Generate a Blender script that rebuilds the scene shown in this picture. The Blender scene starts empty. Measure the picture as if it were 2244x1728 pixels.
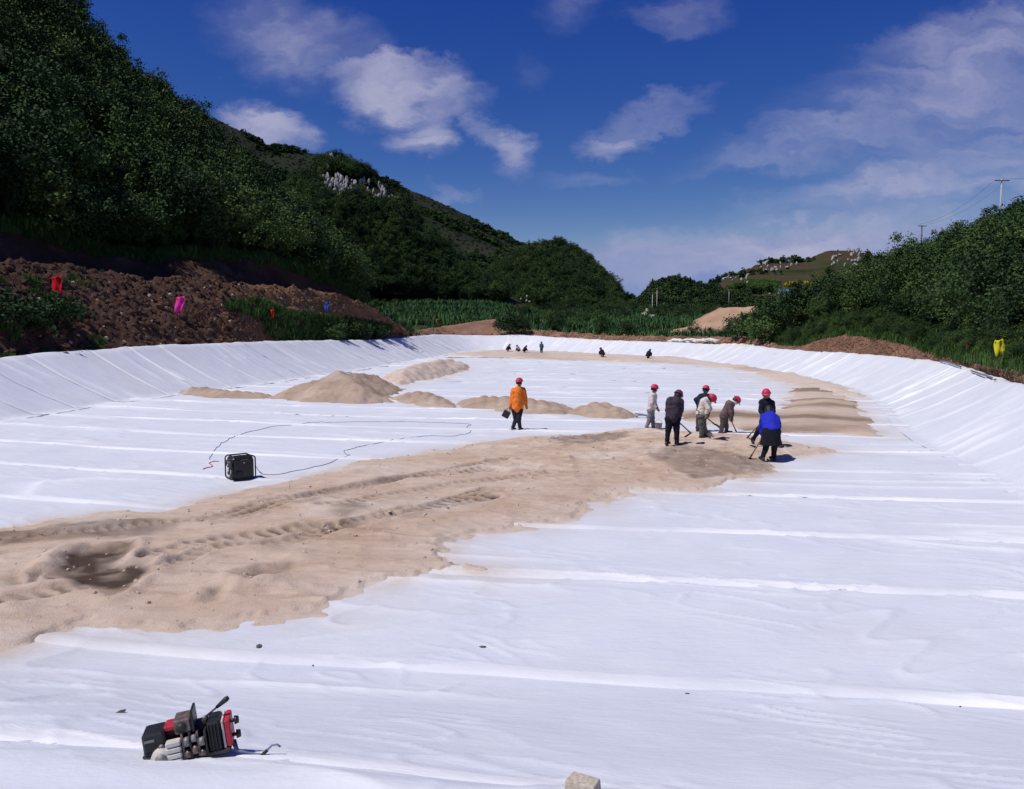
import bpy, math, random
import numpy as np

# ------------------------------------------------------------------ camera, sky, sun, exposure
F, CX, CY = 1795.0, 1122.0, 864.0            # photograph: 2244 x 1728 pixels
H = 3.45                                      # lens height above the pond floor (z = 0)
PITCH = math.atan((CY - 715.0) / F)
scene = bpy.context.scene
cam_data = bpy.data.cameras.new("camera")
cam = bpy.data.objects.new("camera", cam_data)
scene.collection.objects.link(cam)
cam.location = (0, 0, H)
cam.rotation_euler = (math.pi / 2 - PITCH, 0, 0)
cam_data.sensor_fit = 'HORIZONTAL'
cam_data.sensor_width = 36.0
cam_data.lens = 36.0 * F / 2244.0
cam_data.clip_start, cam_data.clip_end = 0.05, 20000.0
scene.camera = cam
scene.render.engine = 'CYCLES'
scene.cycles.max_bounces = 6
scene.cycles.diffuse_bounces = 3
scene.view_settings.view_transform = 'Standard'
scene.view_settings.look = 'None'
scene.view_settings.gamma = 1.0
scene.view_settings.use_curve_mapping = False
scene.view_settings.exposure = 0.24

SUN_EL = math.radians(60.0)
SUN_AZ = math.atan2(-1.0, -0.55)              # sun stands to the left, a little behind the lens (x, y)
SUN_DIR = (math.sin(SUN_AZ) * math.cos(SUN_EL), math.cos(SUN_AZ) * math.cos(SUN_EL), math.sin(SUN_EL))
sun_data = bpy.data.lights.new("sun", 'SUN')
sun_data.energy = 3.3
sun_data.angle = math.radians(0.53)
sun_data.color = (1.0, 0.955, 0.89)
sun = bpy.data.objects.new("sun", sun_data)
scene.collection.objects.link(sun)
from mathutils import Vector, Matrix
sun.rotation_euler = Vector(SUN_DIR).to_track_quat('Z', 'Y').to_euler()
sun.location = (-60, -20, 90)


def ray(px, py):
    a = (px - CX) / F
    b = -(py - CY) / F
    return (a, math.cos(PITCH) + b * math.sin(PITCH), -math.sin(PITCH) + b * math.cos(PITCH))


def at(px, py, depth):
    r = ray(px, py)
    t = depth / r[1]
    return np.array((r[0] * t, depth, H + r[2] * t))


def gnd(px, py, z=0.0):
    r = ray(px, py)
    t = (z - H) / r[2]
    return np.array((r[0] * t, r[1] * t, z))


def build_world():
    w = bpy.data.worlds.new("World")
    scene.world = w
    w.use_nodes = True
    nt = w.node_tree
    nt.nodes.clear()
    N = lambda t: nt.nodes.new(t)
    L = nt.links.new

    def math_(op, a, b=None, clamp=False):
        n = N('ShaderNodeMath'); n.operation = op; n.use_clamp = clamp
        for i, v in enumerate((a, b)):
            if v is None: continue
            if isinstance(v, (int, float)): n.inputs[i].default_value = v
            else: L(v, n.inputs[i])
        return n.outputs[0]
    sky = N('ShaderNodeTexSky')
    sky.sky_type = 'NISHITA'
    sky.sun_disc = False
    sky.sun_elevation = SUN_EL
    sky.sun_rotation = SUN_AZ
    sky.altitude = 2600
    sky.air_density = 1.0
    sky.dust_density = 0.12
    sky.ozone_density = 5.0
    hsv = N('ShaderNodeHueSaturation')
    hsv.inputs['Saturation'].default_value = SKY_SAT
    hsv.inputs['Hue'].default_value = SKY_HUE
    hsv.inputs['Value'].default_value = SKY_VAL
    L(sky.outputs[0], hsv.inputs['Color'])
    # uniform colour grade of the clear sky (the photograph's deep blue)
    sp_ = N('ShaderNodeSeparateColor'); cb_ = N('ShaderNodeCombineColor')
    L(hsv.outputs[0], sp_.inputs[0])
    for k_, (a_, p_) in enumerate(((5.13, 1.84), (1.49, 1.38), (0.649, 0.69))):
        L(math_('MINIMUM', math_('MULTIPLY', math_('POWER', math_('MULTIPLY', sp_.outputs[k_], 0.1), p_), 10 * a_), (1.7, 2.3, 4.6)[k_]), cb_.inputs[k_])
    tc = N('ShaderNodeTexCoord')
    sep = N('ShaderNodeSeparateXYZ')
    L(tc.outputs['Generated'], sep.inputs[0])
    yy = math_('MAXIMUM', math_('ABSOLUTE', sep.outputs[1]), 0.02)
    u = math_('DIVIDE', sep.outputs[0], yy)
    v = math_('DIVIDE', sep.outputs[2], yy)
    uv = N('ShaderNodeCombineXYZ')
    L(u, uv.inputs[0]); L(v, uv.inputs[1])
    # gentle warp so that cloud edges fray
    nz = N('ShaderNodeTexNoise'); nz.inputs['Scale'].default_value = 7.0; nz.inputs['Detail'].default_value = 6; nz.inputs['Roughness'].default_value = 0.62
    mp = N('ShaderNodeMapping'); mp.inputs['Scale'].default_value = (1.0, 1.7, 1); mp.inputs['Rotation'].default_value = (0, 0, math.radians(-14))
    L(uv.outputs[0], mp.inputs[0]); L(mp.outputs[0], nz.inputs['Vector'])
    sb = N('ShaderNodeVectorMath'); sb.operation = 'SUBTRACT'; sb.inputs[1].default_value = (0.5, 0.5, 0.5)
    L(nz.outputs['Color'], sb.inputs[0])
    sc = N('ShaderNodeVectorMath'); sc.operation = 'SCALE'; sc.inputs['Scale'].default_value = 0.13
    L(sb.outputs[0], sc.inputs[0])
    wv = N('ShaderNodeVectorMath'); wv.operation = 'ADD'
    L(uv.outputs[0], wv.inputs[0]); L(sc.outputs[0], wv.inputs[1])
    # streaky fine noise
    n2 = N('ShaderNodeTexNoise'); n2.inputs['Scale'].default_value = 9.0; n2.inputs['Detail'].default_value = 6; n2.inputs['Roughness'].default_value = 0.52
    m2 = N('ShaderNodeMapping'); m2.inputs['Scale'].default_value = (0.8, 3.2, 1); m2.inputs['Rotation'].default_value = (0, 0, math.radians(-10)); m2.inputs['Location'].default_value = (3.1, 1.7, 0)
    L(wv.outputs[0], m2.inputs[0]); L(m2.outputs[0], n2.inputs['Vector'])
    # px, py, rx, ry, angle (counter-clockwise, degrees), density
    clouds = [(890, 205, 185, 72, -4, 0.95), (925, 290, 105, 80, 0, 0.92), (640, 85, 250, 110, -18, 0.55), (595, 275, 130, 60, -12, 0.85),
              (1085, 285, 75, 42, -40, 0.66), (1125, 340, 56, 66, 0, 0.6), (1430, 245, 155, 48, 14, 0.70), (1350, 308, 90, 30, 3, 0.66),
              (1480, 5, 130, 55, 5, 0.50), (1165, 155, 70, 50, 0, 0.30), (2150, 230, 560, 210, 12, 0.62), (2000, 440, 680, 80, 9, 0.58),
              (1500, 570, 500, 75, 7, 0.50), (1900, 530, 560, 65, 7, 0.48), (990, 428, 75, 22, -8, 0.5), (1280, 385, 150, 26, 4, 0.38), (1255, 10, 90, 55, 0, 0.28),
              (2120, 90, 260, 110, 20, 0.45), (1700, 330, 260, 60, 8, 0.35)]
    tot = None
    for (px, py, rx, ry, an, de) in clouds:
        r = ray(px, py)
        d = N('ShaderNodeVectorMath'); d.operation = 'SUBTRACT'; d.inputs[1].default_value = (r[0] / r[1], r[2] / r[1], 0)
        L(wv.outputs[0], d.inputs[0])
        c, s = math.cos(math.radians(an)), math.sin(math.radians(an))
        q = []
        for ax in ((c * F / rx, s * F / rx, 0), (-s * F / ry, c * F / ry, 0)):
            dt = N('ShaderNodeVectorMath'); dt.operation = 'DOT_PRODUCT'; dt.inputs[1].default_value = ax
            L(d.outputs[0], dt.inputs[0]); q.append(math_('MULTIPLY', dt.outputs['Value'], dt.outputs['Value']))
        m = math_('MULTIPLY', math_('MAXIMUM', math_('SUBTRACT', 1.0, math_('ADD', q[0], q[1])), 0.0), de)
        tot = m if tot is None else math_('MAXIMUM', tot, m) if de > 0.82 else math_('ADD', tot, math_('MULTIPLY', m, 0.9))
    nn = math_('MULTIPLY', math_('SUBTRACT', n2.outputs['Fac'], 0.5), 1.9)
    dens = math_('MULTIPLY', tot, math_('ADD', 0.85, nn))
    # thin general veil so that the rest of the sky carries the same broken cirrus
    veil = math_('MULTIPLY', math_('MAXIMUM', math_('SUBTRACT', n2.outputs['Fac'], 0.56), 0.0), 0.35)
    dens = math_('ADD', dens, veil)
    mr = N('ShaderNodeMapRange'); mr.interpolation_type = 'SMOOTHSTEP'
    mr.inputs['From Min'].default_value = 0.0; mr.inputs['From Max'].default_value = 1.15; mr.inputs['To Max'].default_value = 0.82
    L(dens, mr.inputs['Value'])
    mix = N('ShaderNodeMix'); mix.data_type = 'RGBA'
    L(mr.outputs[0], mix.inputs['Factor']); L(cb_.outputs[0], mix.inputs['A'])
    mix.inputs['B'].default_value = CLOUD_COL
    bg = N('ShaderNodeBackground'); bg.inputs['Strength'].default_value = SKY_STR
    L(mix.outputs['Result'], bg.inputs['Color'])
    out = N('ShaderNodeOutputWorld')
    L(bg.outputs[0], out.inputs['Surface'])


SKY_STR, SKY_SAT, SKY_HUE, SKY_VAL = 0.10, 1.15, 0.515, 0.75
CLOUD_COL = (3.9, 3.85, 5.2, 1)
build_world()

# ------------------------------------------------------------------ helpers
rng = np.random.default_rng(7)
random.seed(7)
COL = scene.collection


def tag(o, label=None, cat=None, group=None, kind=None):
    if label: o["label"] = label
    if cat: o["category"] = cat
    if group: o["group"] = group
    if kind: o["kind"] = kind
    return o


def empty(name, loc=(0, 0, 0), rz=0.0):
    o = bpy.data.objects.new(name, None)
    o.empty_display_size = 0.2
    COL.objects.link(o)
    o.location = loc
    o.rotation_euler = (0, 0, rz)
    return o


def link_mesh(name, me, parent=None):
    o = bpy.data.objects.new(name, me)
    COL.objects.link(o)
    if parent is not None: o.parent = parent
    return o


def make_mesh(name, V, faces, mat=None, smooth=True, attrs=None, mat_idx=None):
    me = bpy.data.meshes.new(name)
    V = np.asarray(V, dtype=np.float32).reshape(-1, 3)
    if isinstance(faces, np.ndarray) and faces.ndim == 2:
        nf, k = faces.shape
        me.vertices.add(len(V)); me.vertices.foreach_set('co', V.ravel())
        me.loops.add(nf * k); me.loops.foreach_set('vertex_index', faces.astype(np.int32).ravel())
        me.polygons.add(nf)
        me.polygons.foreach_set('loop_start', np.arange(0, nf * k, k, dtype=np.int32))
        me.update(calc_edges=True)
    else:
        me.from_pydata([tuple(v) for v in V], [], [tuple(f) for f in faces]); me.update()
    if mat is not None:
        for m in (mat if isinstance(mat, (list, tuple)) else [mat]): me.materials.append(m)
    if smooth: me.polygons.foreach_set('use_smooth', np.ones(len(me.polygons), dtype=bool))
    if mat_idx is not None: me.polygons.foreach_set('material_index', np.asarray(mat_idx, dtype=np.int32))
    for k, a in (attrs or {}).items():
        at_ = me.attributes.new(k, 'FLOAT', 'POINT')
        at_.data.foreach_set('value', np.asarray(a, dtype=np.float32).ravel())
    me.validate()
    return me


def grid_faces(n, m):
    i, j = np.meshgrid(np.arange(n - 1), np.arange(m - 1), indexing='ij')
    a = (i * m + j).ravel()
    return np.stack([a, a + 1, a + m + 1, a + m], axis=1)


def grid_obj(name, P, mat, parent=None, attrs=None, keep=None, smooth=True, flip=False):
    n, m = P.shape[:2]
    f = grid_faces(n, m)
    if flip: f = f[:, ::-1]
    V = P.reshape(-1, 3)
    A = {k: np.asarray(a).ravel() for k, a in (attrs or {}).items()}
    if keep is not None:
        k = keep.ravel()
        f = f[k[f].any(axis=1)]
        used = np.unique(f)
        remap = -np.ones(len(V), dtype=np.int64); remap[used] = np.arange(len(used))
        f = remap[f]; V = V[used]; A = {q: a[used] for q, a in A.items()}
    return link_mesh(name, make_mesh(name, V, f, mat, smooth, A), parent)


def _hash(ix, iy, seed):
    h = (ix.astype(np.int64) * 374761393 + iy.astype(np.int64) * 668265263 + seed * 974711 + 1013904223) & 0xFFFFFFFF
    h = ((h ^ (h >> 13)) * 1274126177) & 0xFFFFFFFF
    return ((h ^ (h >> 16)) & 0xFFFF) / 65535.0 * 2 * np.pi


def noise2(x, y, seed=0):
    x = np.asarray(x, dtype=np.float64); y = np.asarray(y, dtype=np.float64)
    x, y = np.broadcast_arrays(x, y)
    ix, iy = np.floor(x), np.floor(y)
    fx, fy = x - ix, y - iy
    u = fx * fx * fx * (fx * (fx * 6 - 15) + 10); v = fy * fy * fy * (fy * (fy * 6 - 15) + 10)

    def g(dx, dy):
        a = _hash(ix + dx, iy + dy, seed)
        return np.cos(a) * (fx - dx) + np.sin(a) * (fy - dy)
    a = g(0, 0) + u * (g(1, 0) - g(0, 0))
    b = g(0, 1) + u * (g(1, 1) - g(0, 1))
    return 1.5 * (a + v * (b - a))


def fbm(x, y, seed=0, octv=4, gain=0.5):
    s, a, t = 0.0, 1.0, 0.0
    for o in range(octv):
        s = s + a * noise2(x * 2 ** o + 17.3 * o, y * 2 ** o - 9.1 * o, seed + o); t += a; a *= gain
    return s / t


def ridged(x, y, seed=0, p=4):
    return np.clip(1 - np.abs(noise2(x, y, seed)) * 1.6, 0, 1) ** p


def sstep(a, b, x):
    t = np.clip((np.asarray(x, dtype=float) - a) / (b - a), 0, 1)
    return t * t * (3 - 2 * t)


def resample(pts, n=None, step=None):
    pts = np.asarray(pts, dtype=float)
    d = np.r_[0, np.cumsum(np.linalg.norm(np.diff(pts, axis=0), axis=1))]
    if n is None: n = max(2, int(round(d[-1] / step)) + 1)
    t = np.linspace(0, d[-1], n)
    return np.stack([np.interp(t, d, pts[:, k]) for k in range(pts.shape[1])], axis=1)


def smooth_poly(pts, it=2):
    pts = np.asarray(pts, dtype=float)
    for _ in range(it):
        q = [pts[0]]
        for a, b in zip(pts[:-1], pts[1:]): q += [a * 0.75 + b * 0.25, a * 0.25 + b * 0.75]
        q.append(pts[-1]); pts = np.array(q)
    return pts


def poly_sdf(poly, x, y):
    """signed distance to a closed polygon, positive inside"""
    poly = np.asarray(poly)[:, :2]
    x = np.asarray(x, dtype=float); y = np.asarray(y, dtype=float)
    d2 = np.full(x.shape, 1e18); ins = np.zeros(x.shape, dtype=bool)
    for a, b in zip(poly, np.roll(poly, -1, axis=0)):
        ex, ey = b - a
        t = np.clip(((x - a[0]) * ex + (y - a[1]) * ey) / (ex * ex + ey * ey + 1e-12), 0, 1)
        d2 = np.minimum(d2, (x - a[0] - t * ex) ** 2 + (y - a[1] - t * ey) ** 2)
        if ey != 0:
            c = ((a[1] > y) != (b[1] > y)) & (x < ex * (y - a[1]) / ey + a[0]); ins ^= c
    return np.where(ins, 1, -1) * np.sqrt(d2)


def line_dist(line, x, y):
    """distance to an open polyline, side sign ignored, and the length along it"""
    line = np.asarray(line)[:, :2]
    best = np.full(x.shape, 1e9); al = np.zeros(x.shape); s0 = 0; sg = np.zeros(x.shape)
    for a, b in zip(line[:-1], line[1:]):
        e = b - a; ln = np.hypot(*e)
        t = np.clip(((x - a[0]) * e[0] + (y - a[1]) * e[1]) / (ln * ln), 0, 1)
        d = np.hypot(x - a[0] - t * e[0], y - a[1] - t * e[1])
        cr = np.sign(e[0] * (y - a[1]) - e[1] * (x - a[0]))
        m = d < best
        best = np.where(m, d, best); al = np.where(m, s0 + t * ln, al); sg = np.where(m, cr, sg)
        s0 += ln
    return best, al, sg


# ------------------------------------------------------------------ materials
class NT:
    def __init__(self, name):
        self.m = bpy.data.materials.new(name); self.m.use_nodes = True
        self.nt = self.m.node_tree; self.b = self.nt.nodes['Principled BSDF']
    def n(self, t, **kw):
        nd = self.nt.nodes.new(t)
        for k, v in kw.items(): setattr(nd, k, v)
        return nd
    def l(self, a, b): self.nt.links.new(a, b)
    def noise(self, scale, detail=4, rough=0.6, vec=None, w=None):
        n = self.n('ShaderNodeTexNoise'); n.inputs['Scale'].default_value = scale; n.inputs['Detail'].default_value = detail; n.inputs['Roughness'].default_value = rough
        if vec is not None: self.l(vec, n.inputs['Vector'])
        return n.outputs['Fac']
    def ramp(self, fac, stops):
        r = self.n('ShaderNodeValToRGB'); e = r.color_ramp.elements
        while len(e) < len(stops): e.new(0.5)
        for q, (p, c) in zip(e, stops): q.position = p; q.color = (*c, 1) if len(c) == 3 else c
        self.l(fac, r.inputs[0]); return r.outputs[0]
    def mix(self, fac, a, b, blend='MIX'):
        x = self.n('ShaderNodeMix', data_type='RGBA', blend_type=blend)
        for s, v in (('Factor', fac), ('A', a), ('B', b)):
            if isinstance(v, (int, float)): x.inputs[s].default_value = v
            elif isinstance(v, tuple): x.inputs[s].default_value = (*v, 1) if len(v) == 3 else v
            else: self.l(v, x.inputs[s])
        return x.outputs['Result']
    def math(self, op, a, b=0.0, clamp=False):
        x = self.n('ShaderNodeMath', operation=op, use_clamp=clamp)
        for i, v in enumerate((a, b)):
            if isinstance(v, (int, float)): x.inputs[i].default_value = v
            else: self.l(v, x.inputs[i])
        return x.outputs[0]
    def attr(self, name):
        a = self.n('ShaderNodeAttribute', attribute_name=name); return a.outputs['Fac']
    def obj(self): return self.n('ShaderNodeTexCoord').outputs['Object']
    def geo(self): return self.n('ShaderNodeNewGeometry').outputs['Position']
    def rand(self): return self.n('ShaderNodeObjectInfo').outputs['Random']
    def bump(self, h, strength=0.4, dist=0.02):
        b = self.n('ShaderNodeBump'); b.inputs['Strength'].default_value = strength; b.inputs['Distance'].default_value = dist
        self.l(h, b.inputs['Height']); self.l(b.outputs[0], self.b.inputs['Normal'])
    def col(self, c):
        if isinstance(c, tuple): self.b.inputs['Base Color'].default_value = (*c, 1) if len(c) == 3 else c
        else: self.l(c, self.b.inputs['Base Color'])
    def set(self, **kw):
        for k, v in kw.items(): self.b.inputs[k.replace('_', ' ')].default_value = v


def simple(name, c, rough=0.6, metal=0.0, var=0.15, scale=30.0, bump=0.0, spec=0.4):
    t = NT(name)
    n = t.noise(scale, 4, 0.6, t.obj())
    dk = tuple(v * (1 - var) for v in c); lt = tuple(min(1, v * (1 + var)) for v in c)
    t.col(t.ramp(n, [(0.3, dk), (0.7, lt)]))
    t.set(Roughness=rough, Metallic=metal, Specular_IOR_Level=spec)
    if bump: t.bump(n, bump, 0.01)
    return t.m


def mat_fabric():
    t = NT("geotextile"); p = t.geo()
    dbl = t.attr('double'); dust = t.attr('dust')
    n1 = t.noise(0.9, 5, 0.6, p); n2 = t.noise(14, 3, 0.6, p)
    single = t.ramp(n1, [(0.3, (0.58, 0.605, 0.675)), (0.7, (0.64, 0.66, 0.72))])
    base = t.mix(dbl, single, (0.86, 0.865, 0.88))
    dn = t.math('MULTIPLY', dust, t.math('ADD', t.math('MULTIPLY', n2, 0.9), 0.35), True)
    base = t.mix(dn, base, (0.52, 0.42, 0.33))
    # scattered small dirt specks
    sm = t.noise(0.35, 6, 0.72, p)
    base = t.mix(t.math('MULTIPLY', t.math('SUBTRACT', sm, 0.52, True), 1.1, True), base, (0.50, 0.47, 0.46))
    vs = t.noise(5.5, 6, 0.75, p)
    sp = t.math('MULTIPLY', t.math('SUBTRACT', vs, 0.69, True), 2.2, True)
    base = t.mix(sp, base, (0.33, 0.28, 0.25))
    t.col(base); t.set(Roughness=0.92, Specular_IOR_Level=0.15)
    wn = t.noise(55, 3, 0.6, p)
    mp = t.n('ShaderNodeMapping'); mp.inputs['Scale'].default_value = (1.5, 4, 3); mp.inputs['Rotation'].default_value = (0, 0, 0.55)
    t.l(p, mp.inputs[0])
    w2 = t.noise(1.6, 6, 0.65, mp.outputs[0])
    t.bump(t.math('ADD', t.math('MULTIPLY', wn, 0.06), w2), 0.42, 0.05)
    return t.m


def mat_sand():
    t = NT("sand"); p = t.geo()
    wet = t.attr('wet')
    n1 = t.noise(0.55, 5, 0.6, p); n2 = t.noise(40, 4, 0.75, p); n3 = t.noise(5, 6, 0.65, p)
    pale = t.attr('pale')
    dry = t.ramp(n1, [(0.28, (0.51, 0.37, 0.265)), (0.50, (0.59, 0.455, 0.355)), (0.72, (0.64, 0.525, 0.44))])
    mp = t.n('ShaderNodeMapping'); mp.inputs['Scale'].default_value = (0.9, 4.5, 3); mp.inputs['Rotation'].default_value = (0, 0, -0.62); t.l(p, mp.inputs[0])
    st = t.noise(0.8, 6, 0.7, mp.outputs[0])
    dry = t.mix(t.math('MULTIPLY', t.math('SUBTRACT', st, 0.5, True), 3.2, True), dry, (0.36, 0.245, 0.175))
    dry = t.mix(pale, dry, (0.68, 0.59, 0.52))
    dry = t.mix(t.math('MULTIPLY', t.math('SUBTRACT', n3, 0.54, True), 1.8, True), dry, (0.33, 0.23, 0.165))
    c = t.mix(wet, dry, (0.075, 0.051, 0.038))
    c = t.mix(t.math('MULTIPLY', n2, 0.14), c, (0.16, 0.11, 0.08))
    t.col(c); t.set(Roughness=0.95, Specular_IOR_Level=0.1)
    t.bump(t.math('ADD', n2, t.math('MULTIPLY', n3, 1.5)), 0.6, 0.03)
    return t.m


def mat_soil(name, a, b, c, scale=0.5, stone=0.5):
    t = NT(name); p = t.geo()
    n1 = t.noise(scale, 6, 0.65, p); n2 = t.noise(scale * 9, 5, 0.7, p); n3 = t.noise(scale * 5.3, 3, 0.8, p)
    base = t.ramp(n1, [(0.3, a), (0.55, b), (0.75, c)])
    base = t.mix(t.math('MULTIPLY', n2, 0.32), base, tuple(v * 0.35 for v in a))
    base = t.mix(t.math('MULTIPLY', t.math('SUBTRACT', n3, 0.66, True), 3 * stone, True), base, (0.42, 0.33, 0.26))
    t.col(base); t.set(Roughness=0.97, Specular_IOR_Level=0.1)
    t.bump(n2, 0.9, 0.25)
    return t.m


def mat_leaf(name, a, b, c):
    t = NT(name); p = t.geo()
    r = t.rand()
    n = t.noise(0.35, 4, 0.6, p)
    v = t.math('ADD', t.math('MULTIPLY', r, 0.5), t.math('MULTIPLY', n, 0.6))
    t.col(t.ramp(v, [(0.2, a), (0.55, b), (0.9, c)]))
    t.set(Roughness=0.75, Specular_IOR_Level=0.15)
    return t.m


M = {}
M['fabric'] = mat_fabric()
M['sand'] = mat_sand()
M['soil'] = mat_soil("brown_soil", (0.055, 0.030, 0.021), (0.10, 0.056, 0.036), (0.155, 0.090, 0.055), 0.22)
M['soil_tan'] = mat_soil("tan_earth", (0.40, 0.25, 0.165), (0.52, 0.34, 0.235), (0.60, 0.42, 0.30), 0.12, 0.1)
M['soil_red'] = mat_soil("reddish_cut_soil", (0.18, 0.095, 0.066), (0.32, 0.185, 0.128), (0.44, 0.30, 0.22), 0.35, 0.9)
M['leaf_dark'] = mat_leaf("leaf_dark", (0.012, 0.027, 0.011), (0.028, 0.060, 0.020), (0.072, 0.122, 0.034))
M['leaf_mid'] = mat_leaf("leaf_mid", (0.022, 0.046, 0.014), (0.052, 0.096, 0.025), (0.11, 0.155, 0.042))
M['grass'] = mat_leaf("grass_blade", (0.022, 0.055, 0.014), (0.042, 0.095, 0.022), (0.075, 0.125, 0.035))
M['crop'] = mat_leaf("crop_leaf", (0.030, 0.085, 0.030), (0.050, 0.125, 0.042), (0.080, 0.15, 0.05))
M['bark'] = simple("bark", (0.07, 0.05, 0.035), 0.9, var=0.4, scale=9, bump=0.5)
M['ground'] = mat_soil("ground_soil", (0.045, 0.045, 0.022), (0.06, 0.06, 0.028), (0.10, 0.075, 0.045), 0.05, 0.2)
M['forest_floor'] = mat_soil("forest_floor", (0.012, 0.016, 0.009), (0.018, 0.026, 0.012), (0.03, 0.034, 0.016), 0.3, 0.0)
M['mountain'] = mat_soil("grassy_mountain", (0.014, 0.022, 0.012), (0.024, 0.029, 0.017), (0.042, 0.038, 0.025), 0.011, 0.1)
M['terrace'] = mat_soil("hill_terraces", (0.040, 0.045, 0.020), (0.075, 0.050, 0.032), (0.105, 0.058, 0.042), 0.02, 0.1)
t = NT("terraced_slope"); pp = t.geo()
mp = t.n('ShaderNodeMapping'); mp.inputs['Scale'].default_value = (0.012, 0.012, 0.22); t.l(pp, mp.inputs[0])
s1 = t.noise(1.0, 5, 0.65, mp.outputs[0]); s2 = t.noise(0.12, 5, 0.7, pp)
c_ = t.ramp(s1, [(0.32, (0.022, 0.034, 0.014)), (0.46, (0.050, 0.056, 0.024)), (0.56, (0.085, 0.050, 0.035)), (0.70, (0.046, 0.060, 0.022))])
c_ = t.mix(t.math('MULTIPLY', s2, 0.6), c_, (0.020, 0.026, 0.013))
t.col(c_); t.set(Roughness=0.97, Specular_IOR_Level=0.05); t.bump(s2, 0.9, 0.8)
M['terrace'] = t.m
M['rock'] = simple("pale_limestone", (0.38, 0.36, 0.345), 0.9, var=0.55, scale=0.9, bump=0.8)

# ------------------------------------------------------------------ pond: toe and rim of the banks
TOE = [(-9, -4), (-11, 0), (-14, 7), (-17, 14), (-18.7, 22), (-18.9, 30.1), (-18.3, 36.4), (-17.6, 39.7), (-16.1, 45.9), (-14.7, 51.7), (-11.4, 70.6),
       (-8.7, 92), (-7.6, 108), (-4.0, 116), (4.1, 112), (10.9, 99.5), (15.1, 92.4), (18.6, 87), (19.5, 79), (19.6, 69.8), (19.7, 57.4), (19.5, 48.8), (17.8, 39.2),
       (13.6, 28.2), (12.4, 24.4), (11.8, 21.4), (11.1, 18.8), (10.7, 17.2), (10, 12), (9.3, 8), (8.7, 3), (8, -4)]
TOE = resample(smooth_poly(TOE, 2), step=0.5)
_t = np.gradient(TOE, axis=0); _t /= np.linalg.norm(_t, axis=1)[:, None]
for _ in range(12): _t[1:-1] = (_t[:-2] + 2 * _t[1:-1] + _t[2:]) / 4
_t /= np.linalg.norm(_t, axis=1)[:, None]
OUT = np.stack([-_t[:, 1], _t[:, 0]], axis=1)
RIMPX = np.array([(0, 786), (124, 772), (206, 768), (354, 757.5), (618, 747), (824, 745), (900, 738), (959, 733), (1063, 735), (1141, 734), (1204, 738), (1335, 746), (1461, 749),
                  (1575, 755), (1657, 758), (1702, 765), (1940, 780), (2078, 797), (2150, 824), (2186, 836), (2244, 848)], dtype=float)


def zn(x, y):
    """the ground rises in a low near bank towards the lens"""
    v = np.asarray(y, dtype=float) + 0.13 * np.asarray(x, dtype=float)
    sp = lambda t: np.log1p(np.exp(np.clip(t * 3.0, -40, 40))) / 3.0
    z = 0.30 * sp(7.35 - v) - 0.20 * sp(4.2 - v)
    xx = np.asarray(x, dtype=float)
    z = z + 0.05 * fbm(xx * 0.45, v * 0.55, 990, 2) * sstep(8.5, 5.5, v)
    fold = 0.075 * np.exp(-((v - 4.20 - 0.10 * np.sin(x * 0.9)) / 0.20) ** 2) - 0.03 * np.exp(-((v - 4.75) / 0.25) ** 2)
    return z + fold * (0.8 + 0.3 * np.sin(np.asarray(x) * 0.7 + 1.0))


def proj(P):
    P = np.asarray(P, dtype=float)
    d = P - np.array([0, 0, H])
    fy, uy = math.cos(PITCH), math.sin(PITCH)
    w = d[..., 1] * fy - d[..., 2] * uy
    h = d[..., 1] * uy + d[..., 2] * fy
    return CX + F * d[..., 0] / w, CY - F * h / w


BANK_W = 3.0 + 1.5 * sstep(4, -4, TOE[:, 0])
RIM = TOE + OUT * BANK_W[:, None]
_rz = []
for (x, y) in RIM:
    base = float(zn(x, y)) + 0.45
    if y > 5:
        px = CX + F * x / (y * math.cos(PITCH))
        if -5 <= px <= 2249:
            px, _ = proj((x, y, 2.0))
            _rz.append(at(px, np.interp(px, RIMPX[:, 0], RIMPX[:, 1]), y)[2]); continue
    _rz.append(np.nan)
_rz = np.array(_rz)
ok = ~np.isnan(_rz)
_rz = np.interp(np.arange(len(_rz)), np.flatnonzero(ok), _rz[ok])
_rz = np.maximum(_rz, zn(RIM[:, 0], RIM[:, 1]) + 0.35)
RIM3 = np.column_stack([RIM, _rz])
RIMPROJ = np.stack(proj(RIM3), axis=1)


def rim_at(px):
    """rim point and outward direction in a picture column"""
    m = RIM3[:, 1] > 6
    o = np.argsort(RIMPROJ[m, 0])
    xs = RIMPROJ[m, 0][o]
    return np.stack([np.interp(px, xs, RIM3[m][o, k]) for k in range(3)], axis=-1), np.stack([np.interp(px, xs, OUT[m][o, k]) for k in range(2)], axis=-1)


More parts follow.
